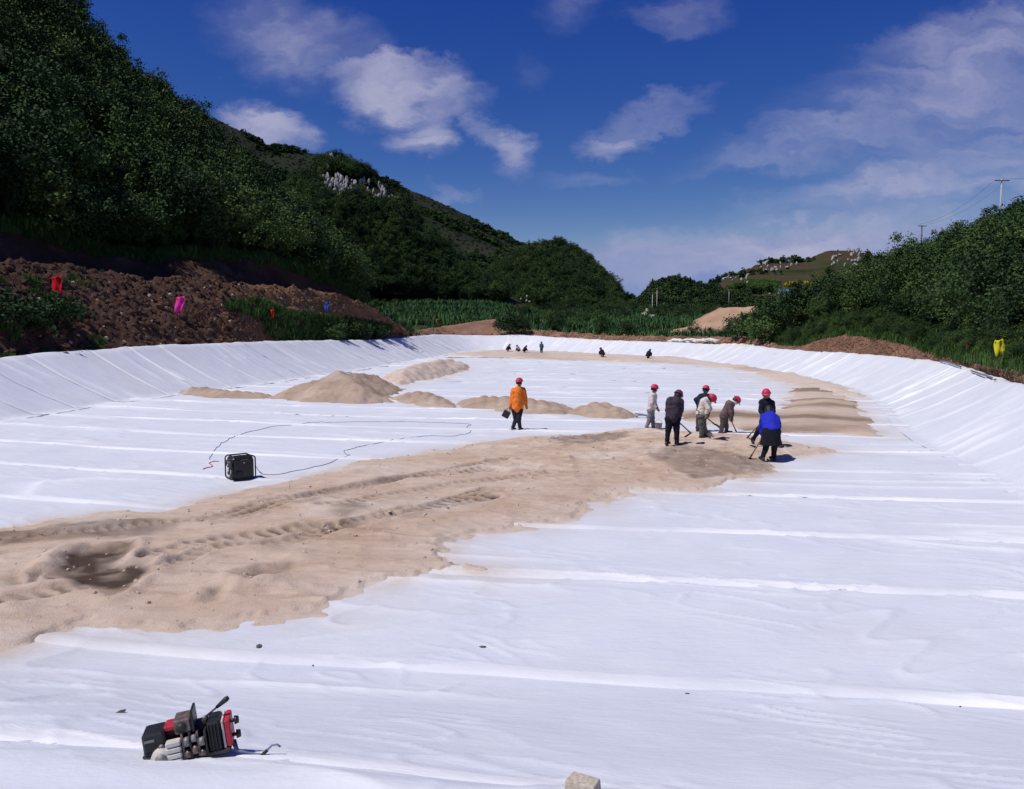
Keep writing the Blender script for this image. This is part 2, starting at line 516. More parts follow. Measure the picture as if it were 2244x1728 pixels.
# ------------------------------------------------------------------ ground: one sheet from the rim to the horizon
def build_ground():
    st = slice(0, None, 4)
    R, O = RIM3[st], OUT[st]
    end = np.array([(6, -7, R[-1][2]), (0, -8.5, 2.2), (-6, -7, R[0][2])])
    eo = np.array([(0.4, -0.9), (0, -1), (-0.4, -0.9)])
    R = np.vstack([R, end]); O = np.vstack([O, eo])
    inner_toe = np.vstack([np.column_stack([TOE[st], zn(TOE[st][:, 0], TOE[st][:, 1])]), [(4, -5, 1.9), (0, -6, 1.9), (-4, -5, 1.9)]])
    rings = []
    cen = np.array([0.0, 50.0])
    it = inner_toe.copy(); it[:, 2] -= 0.30
    rings.append(it)
    rings.append(np.column_stack([R[:, :2], R[:, 2] - 0.75]))
    rings.append(np.column_stack([R[:, :2] + O * 1.1, R[:, 2] - 0.22]))
    rings.append(np.column_stack([R[:, :2] + O * 4.0, R[:, 2] - 0.12]))
    rad = R[:, :2] - cen; rad /= np.linalg.norm(rad, axis=1)[:, None]
    b = R[:, :2] + O * 4.0
    for dd, zz in ((14, 2.2), (50, 2.2), (160, 2.4), (600, 2.6), (2500, 2.6), (12000, 2.6)):
        rings.append(np.column_stack([b + rad * dd, np.full(len(b), zz)]))
    P = np.array(rings)
    P = np.concatenate([P, P[:, :1]], axis=1)
    o = grid_obj('ground', P, M['ground'])
    tag(o, kind='structure')


build_ground()


# ------------------------------------------------------------------ sand outlines (photo pixels -> pond floor)
D = 2244.0 / 2184.0
def floor_poly(pts, k=D): return np.array([gnd(x * k, y * k)[:2] for x, y in pts])


SAND_MAIN = floor_poly([(-190, 1148), (0, 1125), (100, 1110), (230, 1095), (330, 1090), (450, 1060), (640, 1022), (760, 988), (950, 957), (1080, 937), (1200, 931), (1380, 915), (1500, 925), (1600, 932),
                        (1700, 943), (1800, 964), (1720, 974), (1640, 984), (1660, 1006), (1600, 1025), (1500, 1050), (1360, 1052), (1270, 1076), (1240, 1110), (1100, 1130), (990, 1155), (950, 1195), (1070, 1224),
                        (960, 1230), (880, 1238), (760, 1270), (690, 1305), (560, 1322), (330, 1348), (180, 1353), (130, 1366), (0, 1400), (-190, 1448)])
SAND_RIGHT = floor_poly([(1440, 880), (1560, 872), (1640, 884), (1680, 862), (1690, 828), (1760, 826), (1800, 845), (1840, 868), (1855, 895), (1875, 929), (1780, 925), (1660, 922), (1560, 912), (1450, 897)])
SAND_FAR = floor_poly([(950, 757), (1010, 750), (1100, 748), (1200, 751), (1330, 757), (1440, 758), (1500, 770), (1560, 778), (1640, 786), (1720, 800), (1800, 822), (1840, 850), (1760, 838), (1690, 822), (1600, 793), (1540, 783), (1430, 774), (1250, 769), (1080, 764)])
SAND_ROW = [floor_poly([(832, 852), (850, 845), (940, 846), (975, 862), (970, 869), (900, 866)]),
            floor_poly([(972, 858), (1000, 850), (1080, 854), (1200, 862), (1225, 872), (1210, 886), (1090, 880), (985, 870)]),
            floor_poly([(1205, 882), (1240, 868), (1330, 872), (1362, 890), (1330, 894), (1250, 891)])]
SAND_MOUND = floor_poly([(560, 849), (640, 842), (720, 834), (800, 826), (860, 830), (860, 836), (830, 845), (835, 858), (770, 863), (660, 857)])
SAND_LOW = floor_poly([(368, 840), (400, 834), (470, 834), (520, 842), (600, 845), (560, 850), (440, 848)])
SAND_PALE = floor_poly([(812, 809), (860, 798), (930, 783), (990, 778), (1000, 786), (960, 800), (900, 812), (850, 822)])


# ------------------------------------------------------------------ white geotextile lining: floor strips and bank strips
def gx(x):
    x = np.asarray(x, dtype=float)
    return 0.14 * x - 0.009 * np.where(x < 0, np.minimum(-x, 12) ** 2 + 24 * np.maximum(-x - 12, 0), 0)


def floor_wrinkle(x, y):
    d = np.clip(y, 4, 120)
    amp = 0.75 + d / 45.0 + 0.5 * sstep(22, 9, d)
    v = y + gx(x)
    w = 0.034 * ridged(x * 0.10 + 0.3 * noise2(x * 0.2, v * 0.2, 5), v * 0.75, 3, 7) * sstep(-0.25, 0.35, noise2(x * 0.15, v * 0.4, 9))
    a, b = x * 0.83 + v * 0.56, -x * 0.56 + v * 0.83
    w = w + 0.028 * ridged(a * 0.45 + 0.3 * noise2(a * .7, b * .7, 2), b * 1.3, 21, 11) * sstep(-0.1, 0.5, noise2(x * 0.35, v * 0.35, 14))
    a, b = x * 0.94 - v * 0.34, x * 0.34 + v * 0.94
    w = w + 0.022 * ridged(a * 0.8 + 0.5 * noise2(a, b, 4), b * 2.6, 31, 8) * sstep(-0.2, 0.5, noise2(x * 0.5, v * 0.5, 15))
    w = w + 0.034 * fbm(x * 0.22, v * 0.35, 40, 3)
    return w * amp


def zfloor(x, y): return zn(x, y) + 0.6 * floor_wrinkle(np.asarray(x, float), np.asarray(y, float))


def dust_at(x, y):
    d = np.zeros(np.shape(x))
    for poly, s, a in ((SAND_MAIN, 0.5, 1.0), (SAND_RIGHT, 0.7, 0.9), (SAND_FAR, 1.6, 0.8), (SAND_PALE, 1.0, 0.7), (SAND_ROW[0], 0.4, .6), (SAND_ROW[1], 0.4, .6), (SAND_ROW[2], 0.4, .6)):
        lo, hi = poly.min(0) - 3 * s - 1, poly.max(0) + 3 * s + 1
        m = (x > lo[0]) & (x < hi[0]) & (y > lo[1]) & (y < hi[1])
        if m.any():
            q = np.zeros(np.shape(x)); q[m] = a * np.exp(-np.maximum(0, -poly_sdf(poly, x[m], y[m])) / s)
            d = np.maximum(d, q)
    return d * (0.55 + 0.9 * fbm(x * 1.2, y * 0.8, 77, 4)).clip(0, 1)


TOE_LOOP = np.vstack([TOE, [(0, -5)]])
LINER = empty('geotextile_lining', (0, 40, 0))
tag(LINER, 'white geotextile lining the whole pond floor and its banks', 'lining', kind='structure')


def child_of(o, p):
    o.parent = p
    o.matrix_parent_inverse = Matrix.Translation(-Vector(p.location)) if p.rotation_euler.z == 0 else p.matrix_world.inverted()
    return o


def build_floor():
    vs = [-2.2, 1.2, 4.45, 7.7, 11.0, 13.9, 17.1]
    while vs[-1] < 122: vs.append(vs[-1] + 3.25 + 0.12 * math.sin(len(vs) * 1.7))
    lap = 0.34
    xs_test = np.linspace(-26, 24, 501)
    prev = None
    for k in range(len(vs) - 1):
        v0, v1 = vs[k], vs[k + 1]
        ins = []
        for vv in (v0, (v0 + v1) / 2, v1):
            ins.append(poly_sdf(TOE_LOOP, xs_test, vv - gx(xs_test)) > -0.35)
        any_in = ins[0] | ins[1] | ins[2]
        if not any_in.any(): continue
        x0, x1 = xs_test[any_in].min() - 0.1, xs_test[any_in].max() + 0.1
        d = max(v0, 4.5)
        du = min(max(0.0062 * d, 0.038), 0.30); dv = min(max(0.0045 * d, 0.034), 0.26)
        nx = int((x1 - x0) / du) + 2; nv = int((v1 - v0 + lap) / dv) + 2
        X, Q = np.meshgrid(np.linspace(x0, x1, nx), np.linspace(0, 1, nv), indexing='xy')
        wob = lambda vv, kk: vv + 0.11 * noise2(X * 0.22, vv, 60 + kk) + 0.03 * noise2(X * 0.9, vv, 90 + kk)
        e0, e1 = wob(v0, k), wob(v1, k + 1)
        V = e0 + Q * (e1 + lap - e0)
        Y = V - gx(X)
        z = zn(X, Y) + floor_wrinkle(X, Y)
        f0 = np.exp(-((V - e0 - 0.16) / 0.15) ** 2) * (0.55 + 0.7 * noise2(X * 0.35, X * 0 + v0, 33)).clip(0.1)
        f1 = np.exp(-((V - e1 - 0.16) / 0.15) ** 2) * (0.55 + 0.7 * noise2(X * 0.35, X * 0 + v1, 33)).clip(0.1)
        z = z + (0.030 + 0.0006 * d) * (f0 + f1)
        z = z + 0.006 * (1 - sstep(lap - 0.05, lap + 0.05, V - e0)) - 0.014 * (1 - sstep(0.0, 0.07, V - e0)) - 0.004 * sstep(-0.10, 0.0, V - e1) - 0.05 * sstep(lap * 0.75, lap, V - e1)
        dbl = (1 - sstep(lap - 0.06, lap + 0.04, V - e0)) * (0.50 + 0.95 * fbm(X * 0.28, Y * 0.3, 8, 3)).clip(0.08, 1)
        # long folds in the cloth lie double as well
        fold = ridged(X * 0.10 + 0.3 * noise2(X * 0.2, V * 0.2, 5), V * 0.75, 3, 10) * sstep(-0.1, 0.4, noise2(X * 0.15, V * 0.4, 9))
        dbl = np.maximum(dbl, 0.55 * fold)
        dust = dust_at(X, Y)
        keep = poly_sdf(TOE_LOOP, X, Y) > -0.40
        o = grid_obj('fabric_panel', np.stack([X, Y, z], axis=-1), M['fabric'], None, {'double': dbl, 'dust': dust}, keep)
        child_of(o, LINER)


def build_banks():
    line = TOE; L_ = np.r_[0, np.cumsum(np.linalg.norm(np.diff(line, axis=0), axis=1))]
    total = L_[-1]
    edges = [0.0]
    while edges[-1] < total - 1: edges.append(min(total, edges[-1] + 3.1 + 0.75 * math.sin(len(edges) * 2.3 + 0.7 * len(edges) ** 1.3)))
    lap = 0.30
    for k in range(len(edges) - 1):
        a, b = edges[k], min(total, edges[k + 1] + lap)
        yc = abs(np.interp((a + b) / 2, L_, line[:, 1]))
        step = min(max(0.0035 * yc, 0.07), 0.3)
        n = max(6, int((b - a) / step)); s = np.linspace(a, b, n)
        tx, ty = np.interp(s, L_, line[:, 0]), np.interp(s, L_, line[:, 1])
        ox, oy = np.interp(s, L_, OUT[:, 0]), np.interp(s, L_, OUT[:, 1])
        rz = np.interp(s, L_, RIM3[:, 2])
        tz = zn(tx, ty); bw = np.interp(s, L_, BANK_W)
        rows = np.r_[np.array([-0.12, -0.04]), np.linspace(0, 1, 15), 1.06, 1.13, 1.2, 1.27]
        S, Rr = np.meshgrid(s, rows, indexing='xy')
        edge_w = 0.10 * noise2(S * 0.9, S * 0 + 3.3, 12) + 0.05 * noise2(S * 2.7, S * 0 + 1.3, 13)
        off = Rr * bw
        off = np.where(Rr > 1.2, off + edge_w * 2, off)
        r = np.clip(Rr, 0, 1)
        Z = tz + (rz - tz) * (r - 0.10 * np.sin(np.pi * r) * 0.6)
        Z = np.where(Rr < 0, Z + 0.012 + 0.02 * np.exp(-((Rr + 0.06) / 0.03) ** 2), Z)
        top = sstep(0.93, 1.05, Rr)
        Z = Z + top * (0.0 + 0.17 * np.abs(fbm(S * 0.55, Rr * 1.5, 50, 4)) * (1 + 0 * Rr)) - sstep(1.08, 1.27, Rr) * 0.16
        # tension folds running down the slope, slightly askew
        amp = (0.05 + 0.0006 * yc) * np.sin(np.pi * np.clip(Rr, 0.02, 1)) ** 0.6
        sk = S + 0.9 * (Rr - 0.5) * np.sign(noise2(S * 0.11, S * 0 + 7.7, 70))
        fold = ridged(sk * 0.55, Rr * 0.35, 41, 9) * sstep(-0.2, 0.3, noise2(S * 0.3, Rr * 0.9, 44))
        fine = ridged(sk * 1.7, Rr * 0.8, 45, 5)
        pw = lambda q: 0.15 + 0.85 * abs(math.sin(q * 12.9898 + 1.0)) ** 1.5
        seam = pw(k) * np.exp(-((S - a - 0.14) / 0.12) ** 2) + pw(k + 1) * np.exp(-((S - edges[k + 1] - 0.14) / 0.12) ** 2)
        D_ = amp * (1.5 * fold + 0.35 * fine + 1.0 * seam) + 0.03 * fbm(S * 0.5, Rr * 1.6, 47, 3)
        D_ = D_ + 0.012 * (1 - sstep(lap - 0.05, lap + 0.03, S - a)) - 0.012 * sstep(-0.04, 0.04, S - edges[k + 1])
        X = tx + ox * off - 0.5 * D_ * ox
        Y = ty + oy * off - 0.5 * D_ * oy
        Z = Z + 0.8 * D_
        dbl = np.maximum(pw(k) * (1 - sstep(lap - 0.06, lap + 0.03, S - a + 0.10 * noise2(Rr * 3, S * 0 + k, 3))), 0.75 * fold) * (0.7 + 0.5 * noise2(S * 0.4, Rr * 2, 9)).clip(0.2, 1)
        dust = 0.25 * sstep(0.95, 1.1, Rr) * (0.5 + fbm(S * 0.8, Rr * 4, 61, 3)).clip(0, 1)
        o = grid_obj('bank_panel', np.stack([X, Y, Z], axis=-1), M['fabric'], None, {'double': dbl, 'dust': dust}, flip=True)
        child_of(o, LINER)


build_floor()
build_banks()


# ------------------------------------------------------------------ lofted terrain
def loft(lines, rows, amp=0.0, scale=0.2, seed=0, fade=True, amp_xy=0.6):
    """lines: arrays (nu,3); rows[i]: how many rows between line i and i+1"""
    out = []
    for i in range(len(lines) - 1):
        for t in np.linspace(0, 1, rows[i], endpoint=False): out.append(lines[i] * (1 - t) + lines[i + 1] * t)
    out.append(lines[-1])
    P = np.array(out)
    if amp:
        n1 = fbm(P[..., 0] * scale + P[..., 1] * scale * 0.3, P[..., 2] * scale * 1.2 + P[..., 1] * scale, seed, 4)
        n2 = fbm(P[..., 0] * scale + 40, P[..., 2] * scale + P[..., 1] * scale * 0.7 + 13, seed + 9, 4)
        f = np.ones(P.shape[:2])
        if fade: f[0] = 0
        P[..., 2] += amp * n1 * f
        P[..., 1] += amp * amp_xy * n2 * f
    return P


def tab(px, pts):
    pts = np.asarray(pts, dtype=float)
    return np.interp(px, pts[:, 0], pts[:, 1])


def pxline(px, py, depth, dz=0.0):
    py = np.broadcast_to(py, px.shape); depth = np.broadcast_to(depth, px.shape)
    P = np.array([at(a, b, c) for a, b, c in zip(px, py, depth)])
    P[:, 2] += dz
    return P


TERR = {}


def hill(name, P, mat):
    o = grid_obj(name, P, mat)
    tag(o, kind='structure'); TERR[name] = P
    return o


# left: soil bank above the rim, shaded cut and wooded hill
px = np.linspace(-420, 892, 300)
R, O = rim_at(px)
OO = np.column_stack([O, np.zeros(len(px))])
CREST = [(-420, 590), (-150, 580), (0, 576), (82, 576), (198, 593), (288, 607), (412, 611), (536, 621), (700, 636), (783, 659), (845, 690), (886, 724), (892, 735)]
crest_d = R[:, 1] + tab(px, [(-420, 7), (0, 9), (400, 11), (700, 9), (830, 5), (892, 2.2)])
B0 = R + OO * 0.85 + [0, 0, -0.16]
B1 = R + OO * 1.6 + [0, 0, -0.30]
B2 = pxline(px, tab(px, CREST), crest_d)
Bm = B1 * 0.45 + B2 * 0.55 + [0, 0, 0.25]
B3 = B2 + [0, 5.0, -0.5]
P = loft([B0, B1, Bm, B2, B3], [3, 16, 14, 6], 0.0)
h_ = np.linspace(0, 1, len(P))[:, None]
n_ = fbm(P[..., 0] * 0.55 + P[..., 1] * 0.2, P[..., 2] * 0.9 + P[..., 1] * 0.4, 120, 5, 0.6)
n2_ = np.abs(fbm(P[..., 0] * 1.7, P[..., 1] * 1.2 + P[..., 2], 131, 3))
am = sstep(0.08, 0.2, h_)
P[..., 2] += am * (0.55 * n_ + 0.30 * n2_)
P[..., 1] += am * 0.5 * fbm(P[..., 0] * 0.8, P[..., 2] * 1.6, 140, 4)
orange = sstep(430, 640, np.broadcast_to(px, P.shape[:2])) 
t = NT("bank_soil"); pp = t.geo()
a_ = t.attr('orange')
n1 = t.noise(0.5, 6, 0.7, pp); n2 = t.noise(4, 5, 0.75, pp); n3 = t.noise(2.2, 4, 0.75, pp)
dk = t.ramp(n1, [(0.3, (0.065, 0.037, 0.028)), (0.55, (0.125, 0.072, 0.052)), (0.78, (0.21, 0.13, 0.09))])
ora = t.ramp(n1, [(0.3, (0.20, 0.105, 0.055)), (0.7, (0.33, 0.185, 0.105))])
c_ = t.mix(a_, dk, ora)
c_ = t.mix(t.math('MULTIPLY', n2, 0.30), c_, (0.03, 0.018, 0.014))
c_ = t.mix(t.math('MULTIPLY', t.math('SUBTRACT', n3, 0.64, True), 4.0, True), c_, (0.36, 0.27, 0.20))
t.col(c_); t.set(Roughness=0.97, Specular_IOR_Level=0.08); t.bump(n2, 1.0, 0.22)
M['bank_soil'] = t.m
soil = grid_obj('soil_bank', P, M['bank_soil'], None, {'orange': orange})
tag(soil, kind='structure'); TERR['soil_bank'] = P

px2 = np.linspace(-560, 800, 200)
R2, O2 = rim_at(px2)
cd2 = R2[:, 1] + tab(px2, [(-420, 7), (0, 9), (400, 11), (700, 9), (830, 5), (892, 2.2)])
CUT = [(-560, 470), (-200, 480), (0, 496), (42, 508), (166, 548), (291, 566), (416, 556), (541, 566), (666, 597), (749, 637), (790, 657), (830, 690)]
C0 = pxline(px2, tab(px2, CREST) + 4, cd2 + 4.0, -0.8)
C1 = pxline(px2, tab(px2, CUT), cd2 + tab(px2, [(-560, 8), (600, 9), (830, 7)]))
P = loft([C0, C1, C1 + [0, 3, 0.8]], [14, 4], 0.8, 0.35, 160, False)
o = grid_obj('cut_slope', P, M['soil']); tag(o, kind='structure'); TERR['cut_slope'] = P
RIDGE_L = [(-560, -520), (-300, -360), (-100, -190), (0, -95), (50, -45), (110, 5), (144, 51), (205, 134), (267, 195), (310, 208), (349, 226), (390, 257), (442, 308), (514, 370), (575, 432), (658, 493), (719, 565), (770, 627), (830, 682)]
rd = tab(px2, [(-560, 85), (0, 112), (400, 128), (700, 138), (830, 138)])
RL = pxline(px2, tab(px2, RIDGE_L), np.maximum(rd, cd2 + 12), -2.6)
MID = (C1 + RL) / 2 + np.stack([0 * px2, 2 + 0 * px2, 2.0 * np.sin(px2 / 120.0)], axis=1)
hill('left_hill', loft([C1 + [0, 0.3, 0.1], MID, RL, RL + [0, 30, -9], RL + [0, 90, -45]], [30, 30, 6, 4], 2.2, 0.06, 200), M['forest_floor'])

# knoll with the cliff, behind the left hill
px3 = np.linspace(480, 1110, 110)
KNOB = [(480, 560), (540, 480), (600, 425), (657, 393), (709, 352), (730, 341), (781, 352), (822, 378), (873, 424), (894, 455), (945, 517), (986, 558), (1027, 609), (1045, 632), (1110, 662)]
KR = pxline(px3, tab(px3, KNOB), 225, -2.2)
KF = pxline(px3, tab(px3, [(480, 620), (800, 640), (1000, 652), (1110, 662)]), tab(px3, [(480, 165), (800, 195), (1110, 205)]))
KM = KF * 0.5 + KR * 0.5 + [0, -4, 3]
hill('cliff_knoll', loft([KF, KM, KR, KR + [0, 15, -6], KR + [0, 70, -45]], [24, 28, 4, 4], 2.5, 0.035, 230), M['forest_floor'])

# grassy mountain far behind
px4 = np.linspace(150, 1420, 150)
MTN = [(150, 330), (300, 268), (340, 250), (380, 240), (442, 252), (514, 283), (575, 308), (637, 319), (699, 334), (781, 360), (884, 416), (976, 452), (1058, 488), (1110, 515), (1150, 545), (1220, 590), (1330, 655), (1420, 690)]
MR = pxline(px4, tab(px4, MTN), 780)
MF = pxline(px4, 668, 430)
hill('grassy_mountain', loft([MF, MF * .5 + MR * .5 + [0, 0, 6], MR, MR + [0, 120, -30], MR + [0, 500, -200]], [30, 40, 6, 4], 9, 0.010, 260), M['mountain'])

# small wooded hills in the gap
def mound_hill(name, ridge, y_ridge, y_foot, foot_py, amp, sc, seed, mat, th, n=90, ext=60):
    a, b = ridge[0][0], ridge[-1][0]
    p = np.linspace(a, b, n)
    r = pxline(p, tab(p, ridge), y_ridge, -th)
    f = pxline(p, foot_py, y_foot)
    m = f * .45 + r * .55 + [0, 0, 1.2]
    hill(name, loft([f, m, r, r + [0, ext * .25, -2], r + [0, ext, -30]], [16, 20, 4, 4], amp, sc, seed), mat)


mound_hill('centre_hill', [(1010, 690), (1040, 640), (1079, 586), (1130, 550), (1182, 534), (1233, 529), (1274, 550), (1315, 586), (1350, 624), (1362, 668), (1378, 700)], 300, 255, 700, 1.5, 0.04, 300, M['forest_floor'], 2.4)
mound_hill('gap_hill', [(1330, 690), (1360, 672), (1407, 652), (1438, 617), (1480, 606), (1521, 617), (1572, 632), (1640, 650), (1720, 690)], 430, 385, 702, 1.5, 0.03, 310, M['forest_floor'], 2.2)
mound_hill('saddle_hill', [(1250, 690), (1330, 648), (1375, 660), (1440, 672), (1520, 690)], 620, 560, 694, 2, 0.02, 315, M['forest_floor'], 1.5)
px5 = np.linspace(1500, 2080, 150)
FARR = [(1500, 672), (1530, 640), (1552, 622), (1603, 596), (1685, 569), (1767, 564), (1800, 549), (1819, 541), (1880, 541), (1911, 557), (1937, 588), (1990, 640), (2080, 680)]
FR = pxline(px5, tab(px5, FARR), 600, -1.0)
FF = pxline(px5, 700, 430)
P = loft([FF, FF * .5 + FR * .5, FR, FR + [0, 40, -4], FR + [0, 200, -70]], [40, 40, 4, 4], 3.0, 0.02, 330)
q = P[..., 2]; P[..., 2] = q * 0.45 + 0.55 * (np.floor(q / 3.2) * 3.2 + 3.2 * sstep(0.55, 1.0, (q / 3.2) % 1.0))
hill('terraced_hill', P, M['terrace'])

# right: cut soil above the rim, grass strip and wooded hill
px6 = np.linspace(1650, 2760, 240)
R6, O6 = rim_at(np.minimum(px6, 2700))
OO6 = np.column_stack([O6, np.zeros(len(px6))])
ex = np.maximum(px6 - 2244, 0)
RTOP = [(1650, 752), (1702, 760), (1760, 757), (1800, 742), (1857, 733), (1930, 742), (2000, 758), (2040, 776), (2090, 785), (2150, 798), (2200, 802), (2244, 815), (2760, 960)]
S0 = R6 + OO6 * 0.85 + [0, 0, -0.16]
S1 = pxline(px6, tab(px6, RTOP), R6[:, 1] + tab(px6, [(1650, 5), (1857, 4.5), (2244, 2.5), (2760, 1.5)]))
S1[:, 0] += 0.0
S2 = pxline(px6, tab(px6, RTOP) - tab(px6, [(1650, 10), (1800, 30), (2040, 60), (2244, 70), (2760, 90)]), R6[:, 1] + tab(px6, [(1650, 9), (1857, 13), (2244, 9), (2760, 6)]))
P = loft([S0, S1], [16], 0.0)
P[..., 2] += 0.30 * fbm(P[..., 0] * 0.9, P[..., 1] * 0.7 + P[..., 2], 350, 4) * np.sin(np.pi * np.linspace(0, 1, len(P)))[:, None] ** 0.5
P[..., 1] += 0.5 * np.abs(fbm(P[..., 0] * 1.2, P[..., 2] * 0.9, 352, 3))
o = grid_obj('cut_soil', P, M['soil_red']); tag(o, kind='structure'); TERR['cut_soil'] = P
hill('grass_verge', loft([S1 + [0, 0, -0.02], S2], [14], 0.35, 0.4, 360), M['ground'])
RRIDGE = [(1650, 748), (1665, 715), (1690, 680), (1720, 655), (1790, 634), (1850, 620), (1900, 606), (1942, 583), (1975, 560), (2014, 550), (2055, 524), (2117, 503), (2178, 488), (2244, 462), (2500, 330), (2760, 250)]
rr = np.maximum(R6[:, 1] + tab(px6, [(1650, 14), (1720, 22), (1900, 45), (2244, 50), (2760, 45)]), S2[:, 1] + 2)
RR = pxline(px6, tab(px6, RRIDGE), rr)
RR[:, 2] -= tab(px6, [(1650, 2.4), (1720, 3.6), (1930, 3.6), (2050, 3.4), (2244, 3.2)])
hill('right_hill', loft([S2, (S2 + RR) / 2 + [0, 0, 0.6], RR, RR + [0, 14, -4], RR + [0, 60, -25]], [24, 26, 5, 4], 1.0, 0.08, 370), M['forest_floor'])

# valley floor beyond the far rim: reddish berm, then terraced fields
px7 = np.linspace(800, 1740, 190)
R7, O7 = rim_at(px7)
OO7 = np.column_stack([O7, np.zeros(len(px7))])
BERM = [(800, 738), (900, 730), (960, 724), (1080, 723), (1141, 721), (1204, 726), (1335, 735), (1461, 737), (1575, 738), (1657, 742), (1702, 757), (1740, 764)]
W0 = R7 + OO7 * 0.85 + [0, 0, -0.16]
W1 = pxline(px7, tab(px7, BERM), R7[:, 1] + 5)
P = loft([W0, W1, W1 + [0, 4, -0.8]], [8, 4], 0.22, 0.5, 380)
o = grid_obj('far_berm', P, M['soil_red']); tag(o, kind='structure'); TERR['far_berm'] = P
yb = np.maximum(R7[:, 1] + 9, 118)
lines, rws = [W1 + [0, 3.5, -0.6]], []
prev = None
for (dy, pl, pr) in ((6, 714, 721), (15, 705, 713), (28, 695, 706), (44, 683, 700), (62, 670, 694), (84, 659, 689), (130, 652, 685)):
    py = tab(px7, [(1060, pl), (1200, pr)])
    top = pxline(px7, py + 1.5 * np.sin(px7 / 90 + dy), yb + dy)
    base = lines[-1].copy(); base[:, 0] = top[:, 0]; base[:, 1] = top[:, 1] - 1.6
    lines += [base, top]; rws += [4, 4]
P = loft(lines, rws, 0.25, 0.15, 390)
hill('terraced_fields', P, M['ground'])

# ------------------------------------------------------------------ foliage: leaf meshes and scattering
def leaf_quads(C, size, up=0.5, seed=0, aspect=0.6):
    r = np.random.default_rng(seed)
    n = len(C)
    a = r.normal(size=(n, 3)); a[:, 2] *= 0.6; a /= np.linalg.norm(a, axis=1)[:, None]
    nrm = r.normal(size=(n, 3)); nrm[:, 2] = np.abs(nrm[:, 2]) + up; nrm /= np.linalg.norm(nrm, axis=1)[:, None]
    b = np.cross(nrm, a); b /= np.linalg.norm(b, axis=1)[:, None] + 1e-9
    s = size * r.uniform(0.6, 1.35, n)[:, None]
    tip = nrm * s * 0.25
    V = np.stack([C - a * s, C - b * s * aspect + tip * 0.4, C + a * s, C + b * s * aspect + tip * 0.4], axis=1).reshape(-1, 3)
    return V, np.arange(4 * n).reshape(n, 4)


def crown_mesh(name, seed, mat, rx=1.5, rz=1.6, zc=2.2, clumps=34, per=34, size=0.17, flat=0.0):
    r = np.random.default_rng(seed)
    d = r.normal(size=(clumps, 3)); d[:, 2] = np.where(d[:, 2] < -0.5, -d[:, 2] * 0.5, d[:, 2]); d /= np.linalg.norm(d, axis=1)[:, None]
    rad = r.uniform(0.55, 1.08, clumps)[:, None]
    lump = 1 + 0.25 * np.sin(3 * np.arctan2(d[:, 1], d[:, 0]) + seed)[:, None]
    C = d * rad * lump * np.array([rx, rx, rz]) + [0, 0, zc]
    cs = r.uniform(0.26, 0.52, clumps)[:, None] * rx * 0.72
    pts = (C[:, None, :] + r.normal(size=(clumps, per, 3)) * cs[:, None] * np.array([0.62, 0.62, 0.45])).reshape(-1, 3)
    pts[:, 2] = np.maximum(pts[:, 2], 0.05)
    V, Fc = leaf_quads(pts, size, 0.55, seed + 5)
    return make_mesh(name, V, Fc, mat, smooth=False)


def trunk_mesh(name, seed, h=2.0, r0=0.11, limbs=5, spread=0.9):
    r = random.Random(seed)
    V, Fc = [], []

    def tube(pts, rads, k=6):
        b = len(V)
        for (p, q) in zip(pts, rads):
            for i in range(k):
                an = 2 * math.pi * i / k
                V.append((p[0] + q * math.cos(an), p[1] + q * math.sin(an), p[2]))
        for j in range(len(pts) - 1):
            for i in range(k):
                Fc.append((b + j * k + i, b + j * k + (i + 1) % k, b + (j + 1) * k + (i + 1) % k, b + (j + 1) * k + i))
        V.append(tuple(pts[-1])); 
        for i in range(k): Fc.append((b + (len(pts) - 1) * k + i, b + (len(pts) - 1) * k + (i + 1) % k, len(V) - 1))
    lean = (r.uniform(-.15, .15), r.uniform(-.15, .15))
    P_ = [(lean[0] * t, lean[1] * t, -0.25 + (h + 0.25) * t) for t in (0, 0.35, 0.7, 1)]
    tube(P_, [r0 * 1.3, r0, r0 * 0.75, r0 * 0.3])
    for i in range(limbs):
        an = 2 * math.pi * i / limbs + r.uniform(-.3, .3); z0 = h * r.uniform(0.4, 0.8); L_ = spread * r.uniform(0.7, 1.2)
        tube([(0, 0, z0), (L_ * .5 * math.cos(an), L_ * .5 * math.sin(an), z0 + L_ * .45), (L_ * math.cos(an), L_ * math.sin(an), z0 + L_ * 0.95)], [r0 * .5, r0 * .36, r0 * .15], 5)
    return make_mesh(name, np.array(V), Fc, M['bark'])


def tuft_mesh(name, seed, mat, n=46, h=0.5, spread=0.35, w=0.02):
    r = np.random.default_rng(seed)
    V, Fc = [], []
    for i in range(n):
        x, y = r.normal(size=2) * spread * 0.5
        an = r.uniform(0, 2 * np.pi); hh = h * r.uniform(0.5, 1.2); le = r.uniform(0.15, 0.7) * hh
        dx, dy = math.cos(an), math.sin(an); b = len(V)
        ww = w * r.uniform(0.7, 1.4)
        V += [(x - dy * ww, y + dx * ww, -0.05), (x + dy * ww, y - dx * ww, -0.05), (x + dx * le * .4 + dy * ww * .8, y + dy * le * .4 - dx * ww * .8, hh * .65), (x + dx * le * .4 - dy * ww * .8, y + dy * le * .4 + dx * ww * .8, hh * .65), (x + dx * le, y + dy * le, hh)]
        Fc += [(b, b + 1, b + 2, b + 3), (b + 3, b + 2, b + 4)]
    return make_mesh(name, np.array(V), Fc, mat, smooth=False)


def proto_collection(name, meshes):
    c = bpy.data.collections.new(name)
    for me in meshes: c.objects.link(bpy.data.objects.new(me.name, me))
    return c


